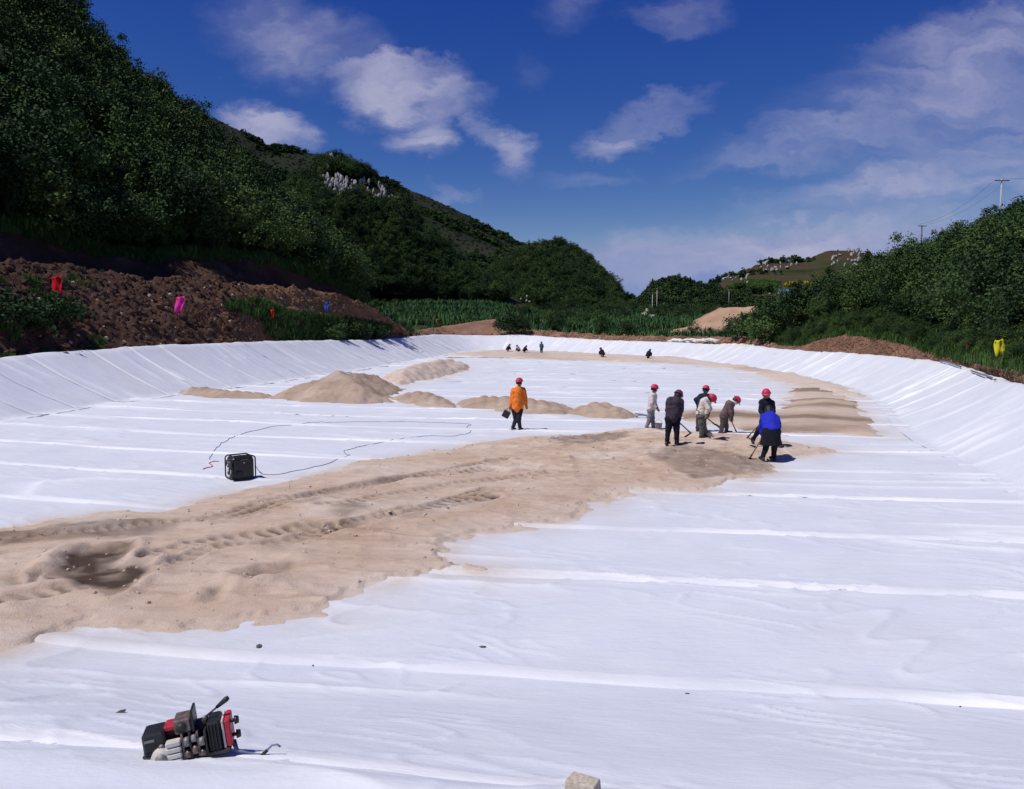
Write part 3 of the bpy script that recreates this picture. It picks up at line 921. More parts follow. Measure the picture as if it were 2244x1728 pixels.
PROTO = {
    'dark': proto_collection('proto_dark', [crown_mesh('leaves_dark_%d' % i, 11 + i, M['leaf_dark'], rx=1.35 + 0.2 * (i % 3), rz=1.5 + 0.3 * (i % 2), zc=1.7, clumps=30, per=80, size=0.082) for i in range(5)]
                             + [crown_mesh('leaves_mid_%d' % i, 31 + i, M['leaf_mid'], rx=1.3, rz=1.4 + 0.4 * i, zc=1.6, clumps=28, per=78, size=0.082) for i in range(3)]),
    'far': proto_collection('proto_far', [crown_mesh('leaves_far_%d' % i, 51 + i, M['leaf_dark'], rx=1.6, rz=1.5, zc=1.6, clumps=18, per=22, size=0.3) for i in range(4)]
                            + [crown_mesh('leaves_farm_%d' % i, 61 + i, M['leaf_mid'], rx=1.6, rz=1.5, zc=1.5, clumps=18, per=22, size=0.3) for i in range(1)]),
    'grass': proto_collection('proto_grass', [tuft_mesh('tuft_%d' % i, 71 + i, M['grass'], 40, 0.55, 0.6, 0.028) for i in range(3)]),
    'crop': proto_collection('proto_crop', [tuft_mesh('crop_%d' % i, 81 + i, M['crop'], 34, 1.3, 0.9, 0.08) for i in range(3)]),
}
GN_CACHE = {}


def scatter_group(kind):
    if kind in GN_CACHE: return GN_CACHE[kind]
    g = bpy.data.node_groups.new('scatter_' + kind, 'GeometryNodeTree')
    g.interface.new_socket('Geometry', in_out='INPUT', socket_type='NodeSocketGeometry')
    g.interface.new_socket('Geometry', in_out='OUTPUT', socket_type='NodeSocketGeometry')
    N = g.nodes.new; L = g.links.new
    i, o = N('NodeGroupInput'), N('NodeGroupOutput')
    ci = N('GeometryNodeCollectionInfo'); ci.inputs['Collection'].default_value = PROTO[kind]
    ci.inputs['Separate Children'].default_value = True; ci.inputs['Reset Children'].default_value = True
    ip = N('GeometryNodeInstanceOnPoints'); ip.inputs['Pick Instance'].default_value = True

    def attr(nm, t):
        a = N('GeometryNodeInputNamedAttribute'); a.data_type = t; a.inputs['Name'].default_value = nm; return a.outputs['Attribute']
    L(i.outputs[0], ip.inputs['Points']); L(ci.outputs[0], ip.inputs['Instance'])
    L(attr('pick', 'INT'), ip.inputs['Instance Index']); L(attr('rot', 'FLOAT_VECTOR'), ip.inputs['Rotation']); L(attr('scl', 'FLOAT_VECTOR'), ip.inputs['Scale'])
    L(ip.outputs[0], o.inputs[0])
    GN_CACHE[kind] = g
    return g


def scatter(name, pts, kind, smin, smax, label, cat, seed=0, tilt=0.15, hscale=(0.85, 1.3), power=1.0):
    r = np.random.default_rng(seed + 999)
    n = len(pts)
    me = bpy.data.meshes.new(name)
    me.vertices.add(n); me.vertices.foreach_set('co', np.asarray(pts, dtype=np.float32).ravel())
    a = me.attributes.new('pick', 'INT', 'POINT'); a.data.foreach_set('value', r.integers(0, len(PROTO[kind].objects), n).astype(np.int32))
    rot = np.column_stack([r.normal(0, tilt, n), r.normal(0, tilt, n), r.uniform(0, 6.283, n)]).astype(np.float32)
    a = me.attributes.new('rot', 'FLOAT_VECTOR', 'POINT'); a.data.foreach_set('vector', rot.ravel())
    s = smin + (smax - smin) * r.random(n) ** power
    sc_ = np.column_stack([s, s, s * r.uniform(*hscale, n)]).astype(np.float32)
    a = me.attributes.new('scl', 'FLOAT_VECTOR', 'POINT'); a.data.foreach_set('vector', sc_.ravel())
    o = link_mesh(name, me)
    md = o.modifiers.new('scatter', 'NODES'); md.node_group = scatter_group(kind)
    tag(o, label, cat, kind='stuff')
    return o


def on_surface(P, n, seed=0, rows=None, cols=None, keep=None, bury=0.0):
    """n random points spread evenly by area over a terrain grid; keep(px,py,pts) filters"""
    r = np.random.default_rng(seed)
    a, b = rows or (0, len(P)); c, d = cols or (0, P.shape[1])
    Q = P[a:b, c:d]
    e1 = Q[1:, :-1] - Q[:-1, :-1]; e2 = Q[:-1, 1:] - Q[:-1, :-1]
    ar = np.linalg.norm(np.cross(e1, e2), axis=-1).ravel()
    k = r.choice(len(ar), n, p=ar / ar.sum())
    i, j = np.divmod(k, Q.shape[1] - 1)
    u, v = r.random(n)[:, None], r.random(n)[:, None]
    pts = Q[i, j] * (1 - u) * (1 - v) + Q[i + 1, j] * u * (1 - v) + Q[i, j + 1] * (1 - u) * v + Q[i + 1, j + 1] * u * v
    if keep is not None:
        X, Y = proj(pts); m = keep(X, Y, pts); pts = pts[m]
    pts = pts.copy(); pts[:, 2] -= bury
    return pts


CLIFF = np.array([(700, 392), (735, 384), (775, 398), (815, 396), (850, 410), (886, 430), (892, 452), (860, 456), (815, 448), (760, 448), (706, 446)], dtype=float)


def px_in(poly, X, Y, grow=0.0): return poly_sdf(poly, X, Y) > -grow


def build_forest():
    P = TERR['left_hill']
    scatter('hillside_woods', on_surface(P, 2600, 1, rows=(0, 62), keep=lambda X, Y, p: (X > -420) & (X < 772), bury=0.25), 'dark', 0.6, 1.8, 'dense dark green woods covering the steep hillside at left', 'woods', 1)
    P = TERR['cut_slope']
    scatter('cut_top_grass', np.vstack([on_surface(P, 1500, 2, rows=(13, 18), bury=0.05)]), 'grass', 0.5, 1.0, 'rough grass hanging over the dark cut below the left woods', 'grass', 2)
    P = TERR['cliff_knoll']
    scatter('knoll_woods', on_surface(P, 3200, 3, rows=(0, 55), keep=lambda X, Y, p: ~px_in(CLIFF, X, Y, -2), bury=0.4), 'dark', 0.7, 1.35, 'dark woods wrapping the knoll below and above the rock face', 'woods', 3)
    P = TERR['centre_hill']
    scatter('centre_hill_woods', on_surface(P, 2200, 4, rows=(0, 40), bury=0.4), 'dark', 0.7, 1.3, 'dark rounded wood covering the small hill in the middle of the valley', 'woods', 4)
    P = TERR['gap_hill']
    scatter('gap_hill_woods', on_surface(P, 1500, 5, rows=(0, 40), bury=0.4), 'far', 0.8, 1.3, 'low wooded hump behind the utility poles in the valley gap', 'woods', 5)
    P = TERR['saddle_hill']
    scatter('saddle_woods', on_surface(P, 900, 6, rows=(0, 40), bury=0.4), 'far', 0.9, 1.4, 'far wooded saddle seen low in the valley gap', 'woods', 6)
    P = TERR['right_hill']
    scatter('right_hill_woods', on_surface(P, 2900, 7, rows=(0, 54), keep=lambda X, Y, p: X < 2650, bury=0.3), 'dark', 0.5, 1.1, 'dark green scrub and trees covering the hillside at right', 'woods', 7)
    P = TERR['grass_verge']
    scatter('verge_grass', on_surface(P, 5200, 8, keep=lambda X, Y, p: (X > 1655) & (X < 2500)), 'grass', 0.35, 0.75, 'green grass strip between the right woods and the cut soil', 'grass', 8)
    scatter('verge_scrub', on_surface(P, 420, 9, keep=lambda X, Y, p: (X > 1655) & (X < 2500)), 'dark', 0.14, 0.34, 'low bushes along the right verge at the foot of the woods', 'scrub', 9)
    P = TERR['grassy_mountain']
    low = lambda X, Y, p: (noise2(p[:, 0] * 0.012, p[:, 1] * 0.012, 4) > -0.08 + 0.5 * (p[:, 2] - 60) / 140)
    scatter('mountain_scrub', on_surface(P, 11000, 10, rows=(0, 74), keep=low), 'far', 0.5, 2.0, 'dark scrub scattered over the grassy mountain far behind', 'scrub', 10, hscale=(0.5, 0.9))
    scatter('mountain_tussocks', on_surface(P, 12000, 17, rows=(0, 74)), 'far', 0.22, 0.75, 'low tussocks dotting the bare slopes of the grassy mountain', 'scrub', 17, hscale=(0.4, 0.8), power=2.0)
    P = TERR['terraced_hill']
    edge = lambda X, Y, p: ((Y > 655) | (X > 1895) | ((X < 1580) & (noise2(p[:, 0] * .05, p[:, 2] * .1, 3) > -0.1)) | (noise2(p[:, 0] * 0.03, p[:, 2] * 0.25, 8) > 0.33))
    scatter('terrace_scrub', on_surface(P, 2600, 11, rows=(0, 82), keep=edge), 'far', 0.6, 1.3, 'bushes on the far terraced hill at right', 'scrub', 11)
    P = TERR['terraced_fields']
    f = lambda X, Y, p: (X > 884) & (X < 1125) & (Y > 655) & (Y < 716)
    scatter('corn_field', on_surface(P, 9000, 12, keep=f), 'crop', 0.7, 1.1, 'even green field in the valley left of the centre hill', 'crop field', 12)
    f = lambda X, Y, p: (X > 800) & (X < 1730) & ~((X > 884) & (X < 1125) & (Y > 655) & (Y < 716)) 
    pts = on_surface(P, 5200, 13, keep=f)
    scatter('terrace_crops', pts, 'crop', 0.5, 1.0, 'green crops on the stepped terraces beyond the far rim', 'crops', 13)
    f2 = lambda X, Y, p: (X > 800) & (X < 1730) & ~((X > 884) & (X < 1125) & (Y > 655)) & (noise2(p[:, 0] * 0.06, p[:, 1] * 0.02, 19) > 0.0)
    scatter('terrace_hedges', on_surface(P, 900, 14, keep=f2), 'dark', 0.3, 0.75, 'dark hedges and bushes along the valley terraces', 'hedge', 14)
    P = TERR['soil_bank']
    g = np.array([(500, 672), (560, 662), (640, 690), (760, 704), (850, 720), (820, 745), (640, 742), (590, 735), (585, 700)], dtype=float)
    pts = on_surface(P, 16000, 15, rows=(2, 34), keep=lambda X, Y, p: px_in(g, X, Y, 6) & (noise2(X * .03, Y * .05, 2) > -0.45))
    scatter('bank_grass', pts, 'grass', 0.35, 0.75, 'bright green grass patch low on the brown soil bank', 'grass', 15)
    g3 = np.array([(0, 655), (60, 640), (180, 660), (170, 720), (60, 740), (0, 745)], dtype=float)
    pts = on_surface(P, 3500, 16, rows=(2, 34), keep=lambda X, Y, p: (X < 230) & (noise2(X * .02, Y * .03, 6) > 0.22))
    scatter('bank_weeds', pts, 'grass', 0.25, 0.6, 'sparse weeds on the near end of the brown soil bank', 'weeds', 16)


build_forest()

# ------------------------------------------------------------------ sand
def sand_surface(name, poly, height, res, label, seed, L_=0.8, edge=0.25, extra=None, wet=None, pale=None, cat='sand', group=None, zmode=0.5, pad=0.6):
    lo, hi = poly.min(0) - pad, poly.max(0) + pad
    X, Y = np.meshgrid(np.arange(lo[0], hi[0], res[0]), np.arange(lo[1], hi[1], res[1]))
    sd = poly_sdf(poly, X, Y)
    sd = sd + edge * (fbm(X * 0.9, Y * 0.9, seed, 4) * 1.6) + edge * 0.5 * fbm(X * 3.5, Y * 3.5, seed + 3, 3)
    t = np.where(sd > 0, height(sd, X, Y), sd * 0.22)
    if extra is not None: t = t + extra(X, Y, sd) * sstep(0.0, 0.5, sd)
    base = zn(X, Y) + zmode * floor_wrinkle(X, Y)
    z = base + t - 0.008
    z = np.maximum(z, np.where(sd > 0.22, zn(X, Y) + floor_wrinkle(X, Y) + 0.055, -9.0))
    W = np.zeros(X.shape) if wet is None else wet(X, Y, sd)
    PL = np.full(X.shape, 0.0) if pale is None else pale(X, Y, sd)
    o = grid_obj(name, np.stack([X, Y, z], axis=-1), M['sand'], None, {'wet': W, 'pale': PL}, keep=t > -0.05)
    tag(o, label, cat, group)
    SAND_T.append((poly, X[0], Y[:, 0], z, t))
    return o


SAND_T = []
Z2 = lambda pts: np.array([gnd(x / 2.427, 1000 + y / 2.427, 0.12)[:2] for x, y in pts])
TRACKS = [(Z2([(-300, 440), (0, 420), (200, 410), (500, 388), (800, 356), (1100, 336), (1400, 250), (1800, 178), (2184, 112), (2600, 70)]), 0.22, 0.05, 0.20),
          (Z2([(820, 530), (1000, 486), (1250, 434), (1500, 400), (1700, 376), (1850, 372), (2184, 285), (2600, 215)]), 0.23, 0.07, 0.22),
          (Z2([(820, 600), (950, 560), (1100, 505), (1400, 470), (1600, 430), (1750, 392), (1950, 345), (2184, 295), (2600, 180)]), 0.15, 0.055, 0.19),
          (Z2([(-300, 690), (0, 655), (150, 640), (260, 640), (420, 615), (560, 600)]), 0.24, 0.06, 0.24),
          (Z2([(-300, 800), (0, 755), (150, 728), (300, 705), (450, 690)]), 0.22, 0.06, 0.24),
          (Z2([(1250, 320), (1700, 190), (2000, 140), (2300, 90), (2700, 20)]), 0.18, 0.04, 0.19),
          (Z2([(1730, 260), (1900, 235), (2184, 185), (2500, 140), (2900, 100)]), 0.20, 0.05, 0.20)]
WETS = [(Z2([(240, 620), (340, 520), (480, 490), (690, 458), (705, 520), (610, 580), (790, 560), (805, 610), (700, 690), (600, 730), (500, 700), (380, 680)]), 1.25),
        (Z2([(1240, 630), (1400, 600), (1550, 560), (1545, 610), (1330, 655)]), 1.0), (Z2([(1090, 740), (1120, 700), (1175, 690), (1150, 740)]), 1.0),
        (Z2([(-400, 400), (0, 385), (330, 345), (800, 330), (1100, 330), (800, 420), (300, 440), (-400, 520)]), 0.72),
        (Z2([(150, 940), (200, 900), (330, 910), (260, 960)]), 0.8), (Z2([(1720, 300), (1870, 220), (1900, 235), (2000, 265), (1850, 330)]), 0.55),
        (floor_poly([(1370, 985), (1430, 958), (1500, 965), (1640, 985), (1655, 1005), (1560, 1020), (1480, 1030), (1420, 1005)]), 0.60),
        (floor_poly([(1170, 945), (1260, 930), (1350, 928), (1330, 945), (1200, 965)]), 0.6)]


def main_height(sd, X, Y):
    lump = fbm(X * 0.5, Y * 0.7, 500, 4); fine = fbm(X * 2.2, Y * 2.6, 505, 4)
    h = (0.12 + 0.05 * lump) * (1 - np.exp(-sd / 0.9)) + 0.030 * fine * sstep(0, 0.6, sd)
    # trampled ridges at the working end
    act = sstep(-3.0, 1.5, X) * sstep(16.0, 19.0, Y)
    h = h + act * (0.07 * np.abs(fbm(X * 0.9 + 0.3 * Y, Y * 1.3, 510, 3)) + 0.05 * ridged(X * 1.4, Y * 1.9, 515, 3)) * sstep(0, 0.8, sd)
    # softer bulldozed billows elsewhere
    h = h + 0.05 * ridged(X * 0.22 + 0.25 * Y, Y * 0.45 - 0.12 * X, 520, 2) * sstep(0, 1.2, sd)
    return h


def main_extra(X, Y, sd):
    e = np.zeros(X.shape)
    for ln, hw, dp, per in TRACKS:
        d, s, sg = line_dist(ln, X, Y)
        inside = 1 - sstep(hw * 0.85, hw * 1.1, d)
        lug = 0.5 + 0.5 * np.sin(2 * np.pi * (s / per + 0.35 * sg * d / hw))
        lug = sstep(0.35, 0.65, lug) * (0.9 + 0.5 * noise2(X * 1.5, Y * 1.5, 540))
        e -= inside * (0.018 + dp * lug)
        e += 0.03 * np.exp(-((d - hw * 1.45) / (hw * 0.35)) ** 2)
    for k, dep in ((0, 0.07), (1, 0.05), (2, 0.05)):
        s_ = poly_sdf(WETS[k][0], X, Y) + 0.12 * fbm(X * 2, Y * 2, 560 + k, 3)
        e -= dep * sstep(-0.12, 0.25, s_)
        e += 0.07 * np.exp(-((s_ + 0.14) / 0.13) ** 2) * (0.5 + noise2(X * 1.3, Y * 1.3, 570))
        e += 0.03 * fbm(X * 4, Y * 4, 575, 2) * sstep(-0.1, 0.2, s_)
    return e


def main_wet(X, Y, sd):
    w = np.zeros(X.shape)
    for k, (poly, a) in enumerate(WETS):
        s_ = poly_sdf(poly, X, Y) + 0.16 * fbm(X * 1.6, Y * 1.6, 590 + k, 4)
        w = np.maximum(w, a * sstep(-0.10, 0.22, s_) * (0.75 + 0.5 * fbm(X * 2.5, Y * 2.5, 600 + k, 3)))
    for ln, hw, dp, per in TRACKS:
        d, s, sg = line_dist(ln, X, Y)
        w = np.maximum(w, 0.28 * (1 - sstep(hw * 0.7, hw * 1.3, d)) * (0.6 + 0.8 * noise2(s * 0.5, s * 0, 611)))
        lug = sstep(0.35, 0.65, 0.5 + 0.5 * np.sin(2 * np.pi * (s / per + 0.35 * sg * d / hw)))
        w = np.maximum(w, (0.40 + dp * 8) * lug * (1 - sstep(hw * 0.85, hw * 1.1, d)) * (0.55 + 0.9 * noise2(X * 1.1, Y * 1.1, 613)).clip(0.1, 1))
    return np.clip(w, 0, 1)


sand_surface('sand_spread', SAND_MAIN, main_height, (0.036, 0.036), 'long tongue of tan sand with tyre tracks crossing the white lining', 500, extra=main_extra, wet=main_wet, edge=0.30, pale=lambda X, Y, sd: 0.75 * sstep(0.05, 0.55, fbm(X * 0.35 + 3, Y * 0.5, 617, 4)) + 0.5 * np.exp(-np.maximum(sd, 0) / 0.35), pad=0.8)
sand_surface('sand_layer', SAND_RIGHT, lambda sd, X, Y: (0.13 + 0.08 * fbm(X * 0.6, Y * 0.4, 620, 3) + 0.07 * ridged(X * 0.15, Y * 0.35, 622, 3)) * (1 - np.exp(-sd / 0.6)), (0.11, 0.11), 'flat brown sand layer behind the workers, reaching to the right bank', 620, edge=0.45,
             wet=lambda X, Y, sd: (0.08 + 0.50 * sstep(-0.1, 0.35, noise2(X * 0.10, Y * 0.38, 625))).clip(0, 1), pale=lambda X, Y, sd: 0.6 * sstep(0.0, 0.4, -noise2(X * 0.10, Y * 0.38, 625)))
sand_surface('sand_band', SAND_FAR, lambda sd, X, Y: (0.16 + 0.30 * np.clip(fbm(X * 0.22, Y * 0.22, 630, 3), 0, 1)) * (1 - np.exp(-sd / 0.8)), (0.25, 0.25), 'pale sand band along the far end of the pond', 630, edge=0.8,
             wet=lambda X, Y, sd: (0.02 + 0.16 * sstep(0.0, 0.5, noise2(X * 0.2, Y * 0.1, 635))), pale=lambda X, Y, sd: 0.55 + 0.3 * noise2(X * .2, Y * .2, 636))


def ridge_height(hmax, n):
    def f(sd, X, Y):
        m = max(sd.max(), 0.2)
        lump = 0.78 + 0.22 * np.abs(np.sin(X * n * 2.6 + 0.6 * noise2(X * 0.7, Y * 0.7, 641)))
        return hmax * np.clip(sd / (m * 0.75), 0, 1) ** 0.75 * lump * (1 + 0.25 * fbm(X * 0.8, Y * 0.8, 642, 3))
    return f


dry = lambda a: (lambda X, Y, sd: a * (0.7 + 0.6 * fbm(X * 0.8, Y * 0.8, 650, 3)).clip(0, 1))
sand_surface('sand_mound', SAND_MOUND, lambda sd, X, Y: 1.28 * np.clip(sd / (sd.max() * 0.95), 0, 1) ** 0.95 * (1 + 0.12 * fbm(X * 0.9, Y * 0.9, 655, 4)), (0.10, 0.12), 'tallest brown sand mound near the left bank', 656, edge=0.3, wet=dry(0.42), cat='sand mound')
sand_surface('sand_ridge', SAND_LOW, ridge_height(0.32, 2.0), (0.10, 0.12), 'low brown sand strip at the foot of the left bank', 660, edge=0.25, wet=dry(0.40), cat='sand mound')
sand_surface('sand_mound', SAND_PALE, ridge_height(0.85, 0.5), (0.14, 0.2), 'pale dry sand mounds behind the tallest brown mound', 664, edge=0.4, wet=dry(0.05), pale=lambda X, Y, sd: 0.5 + 0 * X, cat='sand mound')
for i, (p_, lb) in enumerate(zip(SAND_ROW, ('sand ridge nearest to the tallest mound in the scalloped row', 'scalloped sand ridge directly behind the person in orange', 'sand ridge between the person in orange and the group of workers'))):
    sand_surface('sand_ridge', p_, ridge_height(0.38, 2.3), (0.07, 0.07), lb, 670 + 5 * i, edge=0.14, wet=dry(0.36), cat='sand mound', group='row of sand ridges across the pond')


def zs(x, y):
    """height of whatever surface lies at a spot in the pond: cloth or sand"""
    z = float(zn(x, y) + floor_wrinkle(np.array(float(x)), np.array(float(y))))
    for poly, xs, ys, zz, tt in SAND_T:
        if xs[0] <= x <= xs[-1] and ys[0] <= y <= ys[-1]:
            i = int(round((y - ys[0]) / (ys[1] - ys[0]))); j = int(round((x - xs[0]) / (xs[1] - xs[0])))
            i = min(max(i, 0), len(ys) - 1); j = min(max(j, 0), len(xs) - 1)
            if tt[i, j] > 0: z = max(z, float(zz[i, j]))
    return z


def stand(px, py):
    """the spot in the pond seen at a pixel, on cloth or sand"""
    z = 0.0
    for _ in range(6):
        p = gnd(px, py, z); z = zs(p[0], p[1])
    return np.array((p[0], p[1], z))


# ------------------------------------------------------------------ small mesh tools
class MB:
    """collects shapes into one mesh"""
    def __init__(self): self.V, self.F, self.I = [], [], []
    def add(self, V, F_, mi=0):
        b = len(self.V); self.V += [tuple(map(float, v)) for v in V]; self.F += [tuple(i + b for i in f) for f in F_]; self.I += [mi] * len(F_)
        return self
    def box(self, c, s, rot=None, bev=0.0, mi=0):
        c, s = np.array(c, float), np.array(s, float) / 2
        if bev <= 0:
            V = [np.array((x, y, z)) * s for z in (-1, 1) for y in (-1, 1) for x in (-1, 1)]
            F_ = [(0, 2, 3, 1), (4, 5, 7, 6), (0, 1, 5, 4), (2, 6, 7, 3), (0, 4, 6, 2), (1, 3, 7, 5)]
        else:
            b = min(bev, min(s) * 0.9)
            def ring(z, ins):
                x, y = s[0] - ins, s[1] - ins
                return [(-x + b, -y, z), (x - b, -y, z), (x, -y + b, z), (x, y - b, z), (x - b, y, z), (-x + b, y, z), (-x, y - b, z), (-x, -y + b, z)]
            V = ring(-s[2], b * 0.6) + ring(-s[2] + b, 0) + ring(s[2] - b, 0) + ring(s[2], b * 0.6)
            F_ = [tuple(range(7, -1, -1)), tuple(range(24, 32))]
            for k in range(3):
                for i in range(8): F_.append((k * 8 + i, k * 8 + (i + 1) % 8, (k + 1) * 8 + (i + 1) % 8, (k + 1) * 8 + i))
        V = np.array(V)
        if rot is not None: V = V @ np.array(rot).T
        return self.add(V + c, F_, mi)
    def tube(self, pts, r, k=8, mi=0, caps=True):
        pts = [np.array(p, float) for p in pts]; n = len(pts)
        rr = r if isinstance(r, (list, tuple, np.ndarray)) else [r] * n
        V, F_ = [], []; up = None
        for i, p in enumerate(pts):
            t = pts[min(i + 1, n - 1)] - pts[max(i - 1, 0)]; t = t / (np.linalg.norm(t) + 1e-12)
            if up is None: up = np.array((0, 0, 1.0)) if abs(t[2]) < 0.9 else np.array((1.0, 0, 0))
            a = up - t * np.dot(up, t); a /= np.linalg.norm(a) + 1e-12; b = np.cross(t, a); up = a
            for j in range(k):
                an = 2 * math.pi * j / k; V.append(p + rr[i] * (math.cos(an) * a + math.sin(an) * b))
        for i in range(n - 1):
            for j in range(k): F_.append((i * k + j, i * k + (j + 1) % k, (i + 1) * k + (j + 1) % k, (i + 1) * k + j))
        if caps: F_ += [tuple(range(k - 1, -1, -1)), tuple(range((n - 1) * k, n * k))]
        return self.add(V, F_, mi)
    def cyl(self, a, b, r, k=14, mi=0): return self.tube([a, b], r, k, mi)
    def sphere(self, c, r, seg=12, rings=8, mi=0, zmin=-1.0):
        c = np.array(c, float); r = np.array(r if hasattr(r, '__len__') else (r, r, r), float)
        V, F_ = [], []
        ths = np.linspace(math.acos(1.0) + 1e-4, math.acos(zmin), rings)
        for th in ths:
            for j in range(seg):
                ph = 2 * math.pi * j / seg; V.append(c + r * np.array((math.sin(th) * math.cos(ph), math.sin(th) * math.sin(ph), math.cos(th))))
        for i in range(rings - 1):
            for j in range(seg): F_.append((i * seg + j, (i + 1) * seg + j, (i + 1) * seg + (j + 1) % seg, i * seg + (j + 1) % seg))
        return self.add(V, F_, mi)
    def build(self, name, mat, parent=None, smooth=False):
        me = make_mesh(name, np.array(self.V), self.F, mat, smooth, None, self.I if isinstance(mat, (list, tuple)) else None)
        return link_mesh(name, me, parent)


def surf_at(name, px, py, tol=14.0):
    """the point of a terrain piece that shows at a pixel (nearest to the lens)"""
    P = TERR[name].reshape(-1, 3)
    key = '_' + name
    if key not in TERR: TERR[key] = np.stack(proj(P), axis=1)
    d = np.hypot(TERR[key][:, 0] - px, TERR[key][:, 1] - py)
    m = np.flatnonzero(d < max(tol, d.min() + 3))
    return P[m[np.argmin(P[m, 1] + d[m] * 0.25)]].copy()


# plain object materials
M['steel'] = simple('dull_steel', (0.26, 0.255, 0.25), 0.62, 0.6, 0.25, 25)
M['iron'] = simple('dark_iron', (0.06, 0.058, 0.055), 0.55, 0.6, 0.35, 18)
M['wood'] = simple('tool_handle_wood', (0.22, 0.14, 0.075), 0.7, 0, 0.3, 20)
M['black'] = simple('black_plastic', (0.018, 0.018, 0.022), 0.45, 0, 0.3, 30)
M['rubber'] = simple('black_rubber', (0.022, 0.022, 0.028), 0.75, 0, 0.3, 30)
M['red'] = simple('red_paint', (0.42, 0.025, 0.045), 0.5, 0, 0.25, 20)
M['cream'] = simple('cream_casing', (0.55, 0.52, 0.47), 0.55, 0, 0.18, 14)
M['grime'] = simple('greasy_metal', (0.17, 0.135, 0.12), 0.5, 0.5, 0.6, 26)
M['concrete'] = simple('concrete', (0.46, 0.44, 0.41), 0.9, 0, 0.25, 6, 0.3)
M['block'] = simple('coarse_block', (0.50, 0.43, 0.34), 0.95, 0, 0.3, 45, 0.6)
M['cable'] = simple('cable_sheath', (0.16, 0.18, 0.27), 0.6, 0, 0.25, 12)
M['redcable'] = simple('red_cable', (0.55, 0.10, 0.12), 0.6, 0, 0.2, 12)
M['bag'] = simple('white_woven_sack', (0.72, 0.70, 0.64), 0.85, 0, 0.15, 8, 0.3)
M['stone'] = simple('dark_stone', (0.10, 0.09, 0.085), 0.9, 0, 0.4, 12, 0.4)

# ------------------------------------------------------------------ people
def capsule(a, b, ra, rb, k=12):
    a, b = np.array(a, float), np.array(b, float)
    d = b - a; L_ = np.linalg.norm(d)
    if L_ < 1e-6: d = np.array((0, 0, 1.0)); L_ = 1e-6
    d = d / L_
    u = np.cross(d, (0, 0, 1.0) if abs(d[2]) < 0.9 else (1.0, 0, 0)); u /= np.linalg.norm(u); v = np.cross(d, u)
    prof = [(-ra * math.cos(t), ra * math.sin(t)) for t in (0.05, 0.5, 1.0, 1.57)] + [(L_ + rb * math.sin(t), rb * math.cos(t)) for t in (0, 0.55, 1.05, 1.52)]
    V = [a + d * s + r * (math.cos(2 * math.pi * j / k) * u + math.sin(2 * math.pi * j / k) * v) for s, r in prof for j in range(k)]
    n = len(prof)
    F_ = [(i * k + j, i * k + (j + 1) % k, (i + 1) * k + (j + 1) % k, (i + 1) * k + j) for i in range(n - 1) for j in range(k)]
    F_ += [tuple(range(k - 1, -1, -1)), tuple(range((n - 1) * k, n * k))]
    return V, F_


def remesh(V, F_, voxel, smooth_it=4):
    me = bpy.data.meshes.new('tmp'); me.from_pydata([tuple(v) for v in V], [], F_); me.update()
    o = bpy.data.objects.new('tmp', me); COL.objects.link(o)
    m = o.modifiers.new('r', 'REMESH'); m.mode = 'VOXEL'; m.voxel_size = voxel; m.use_smooth_shade = True
    s = o.modifiers.new('s', 'SMOOTH'); s.iterations = smooth_it; s.factor = 0.5
    dg = bpy.context.evaluated_depsgraph_get()
    out = bpy.data.meshes.new_from_object(o.evaluated_get(dg))
    bpy.data.objects.remove(o); bpy.data.meshes.remove(me)
    return out


def cloth_mat(name, c, var=0.18):
    return simple(name, c, 0.9, 0, var, 7, 0.3, 0.15)


M['skin'] = simple('tanned_skin', (0.30, 0.165, 0.10), 0.6, 0, 0.1, 12)
M['hair'] = simple('black_hair', (0.012, 0.011, 0.012), 0.6, 0, 0.3, 30)
M['hat_red'] = simple('red_hard_hat', (0.52, 0.022, 0.075), 0.55, 0, 0.08, 6)
M['hat_dark'] = simple('dark_purple_hard_hat', (0.16, 0.035, 0.085), 0.4, 0, 0.2, 6)
M['shoe'] = simple('dark_shoe', (0.03, 0.028, 0.028), 0.7, 0, 0.3, 14)
CLOTH = {}


def cloth(c):
    if c not in CLOTH: CLOTH[c] = cloth_mat('clothing_%d' % len(CLOTH), c)
    return CLOTH[c]


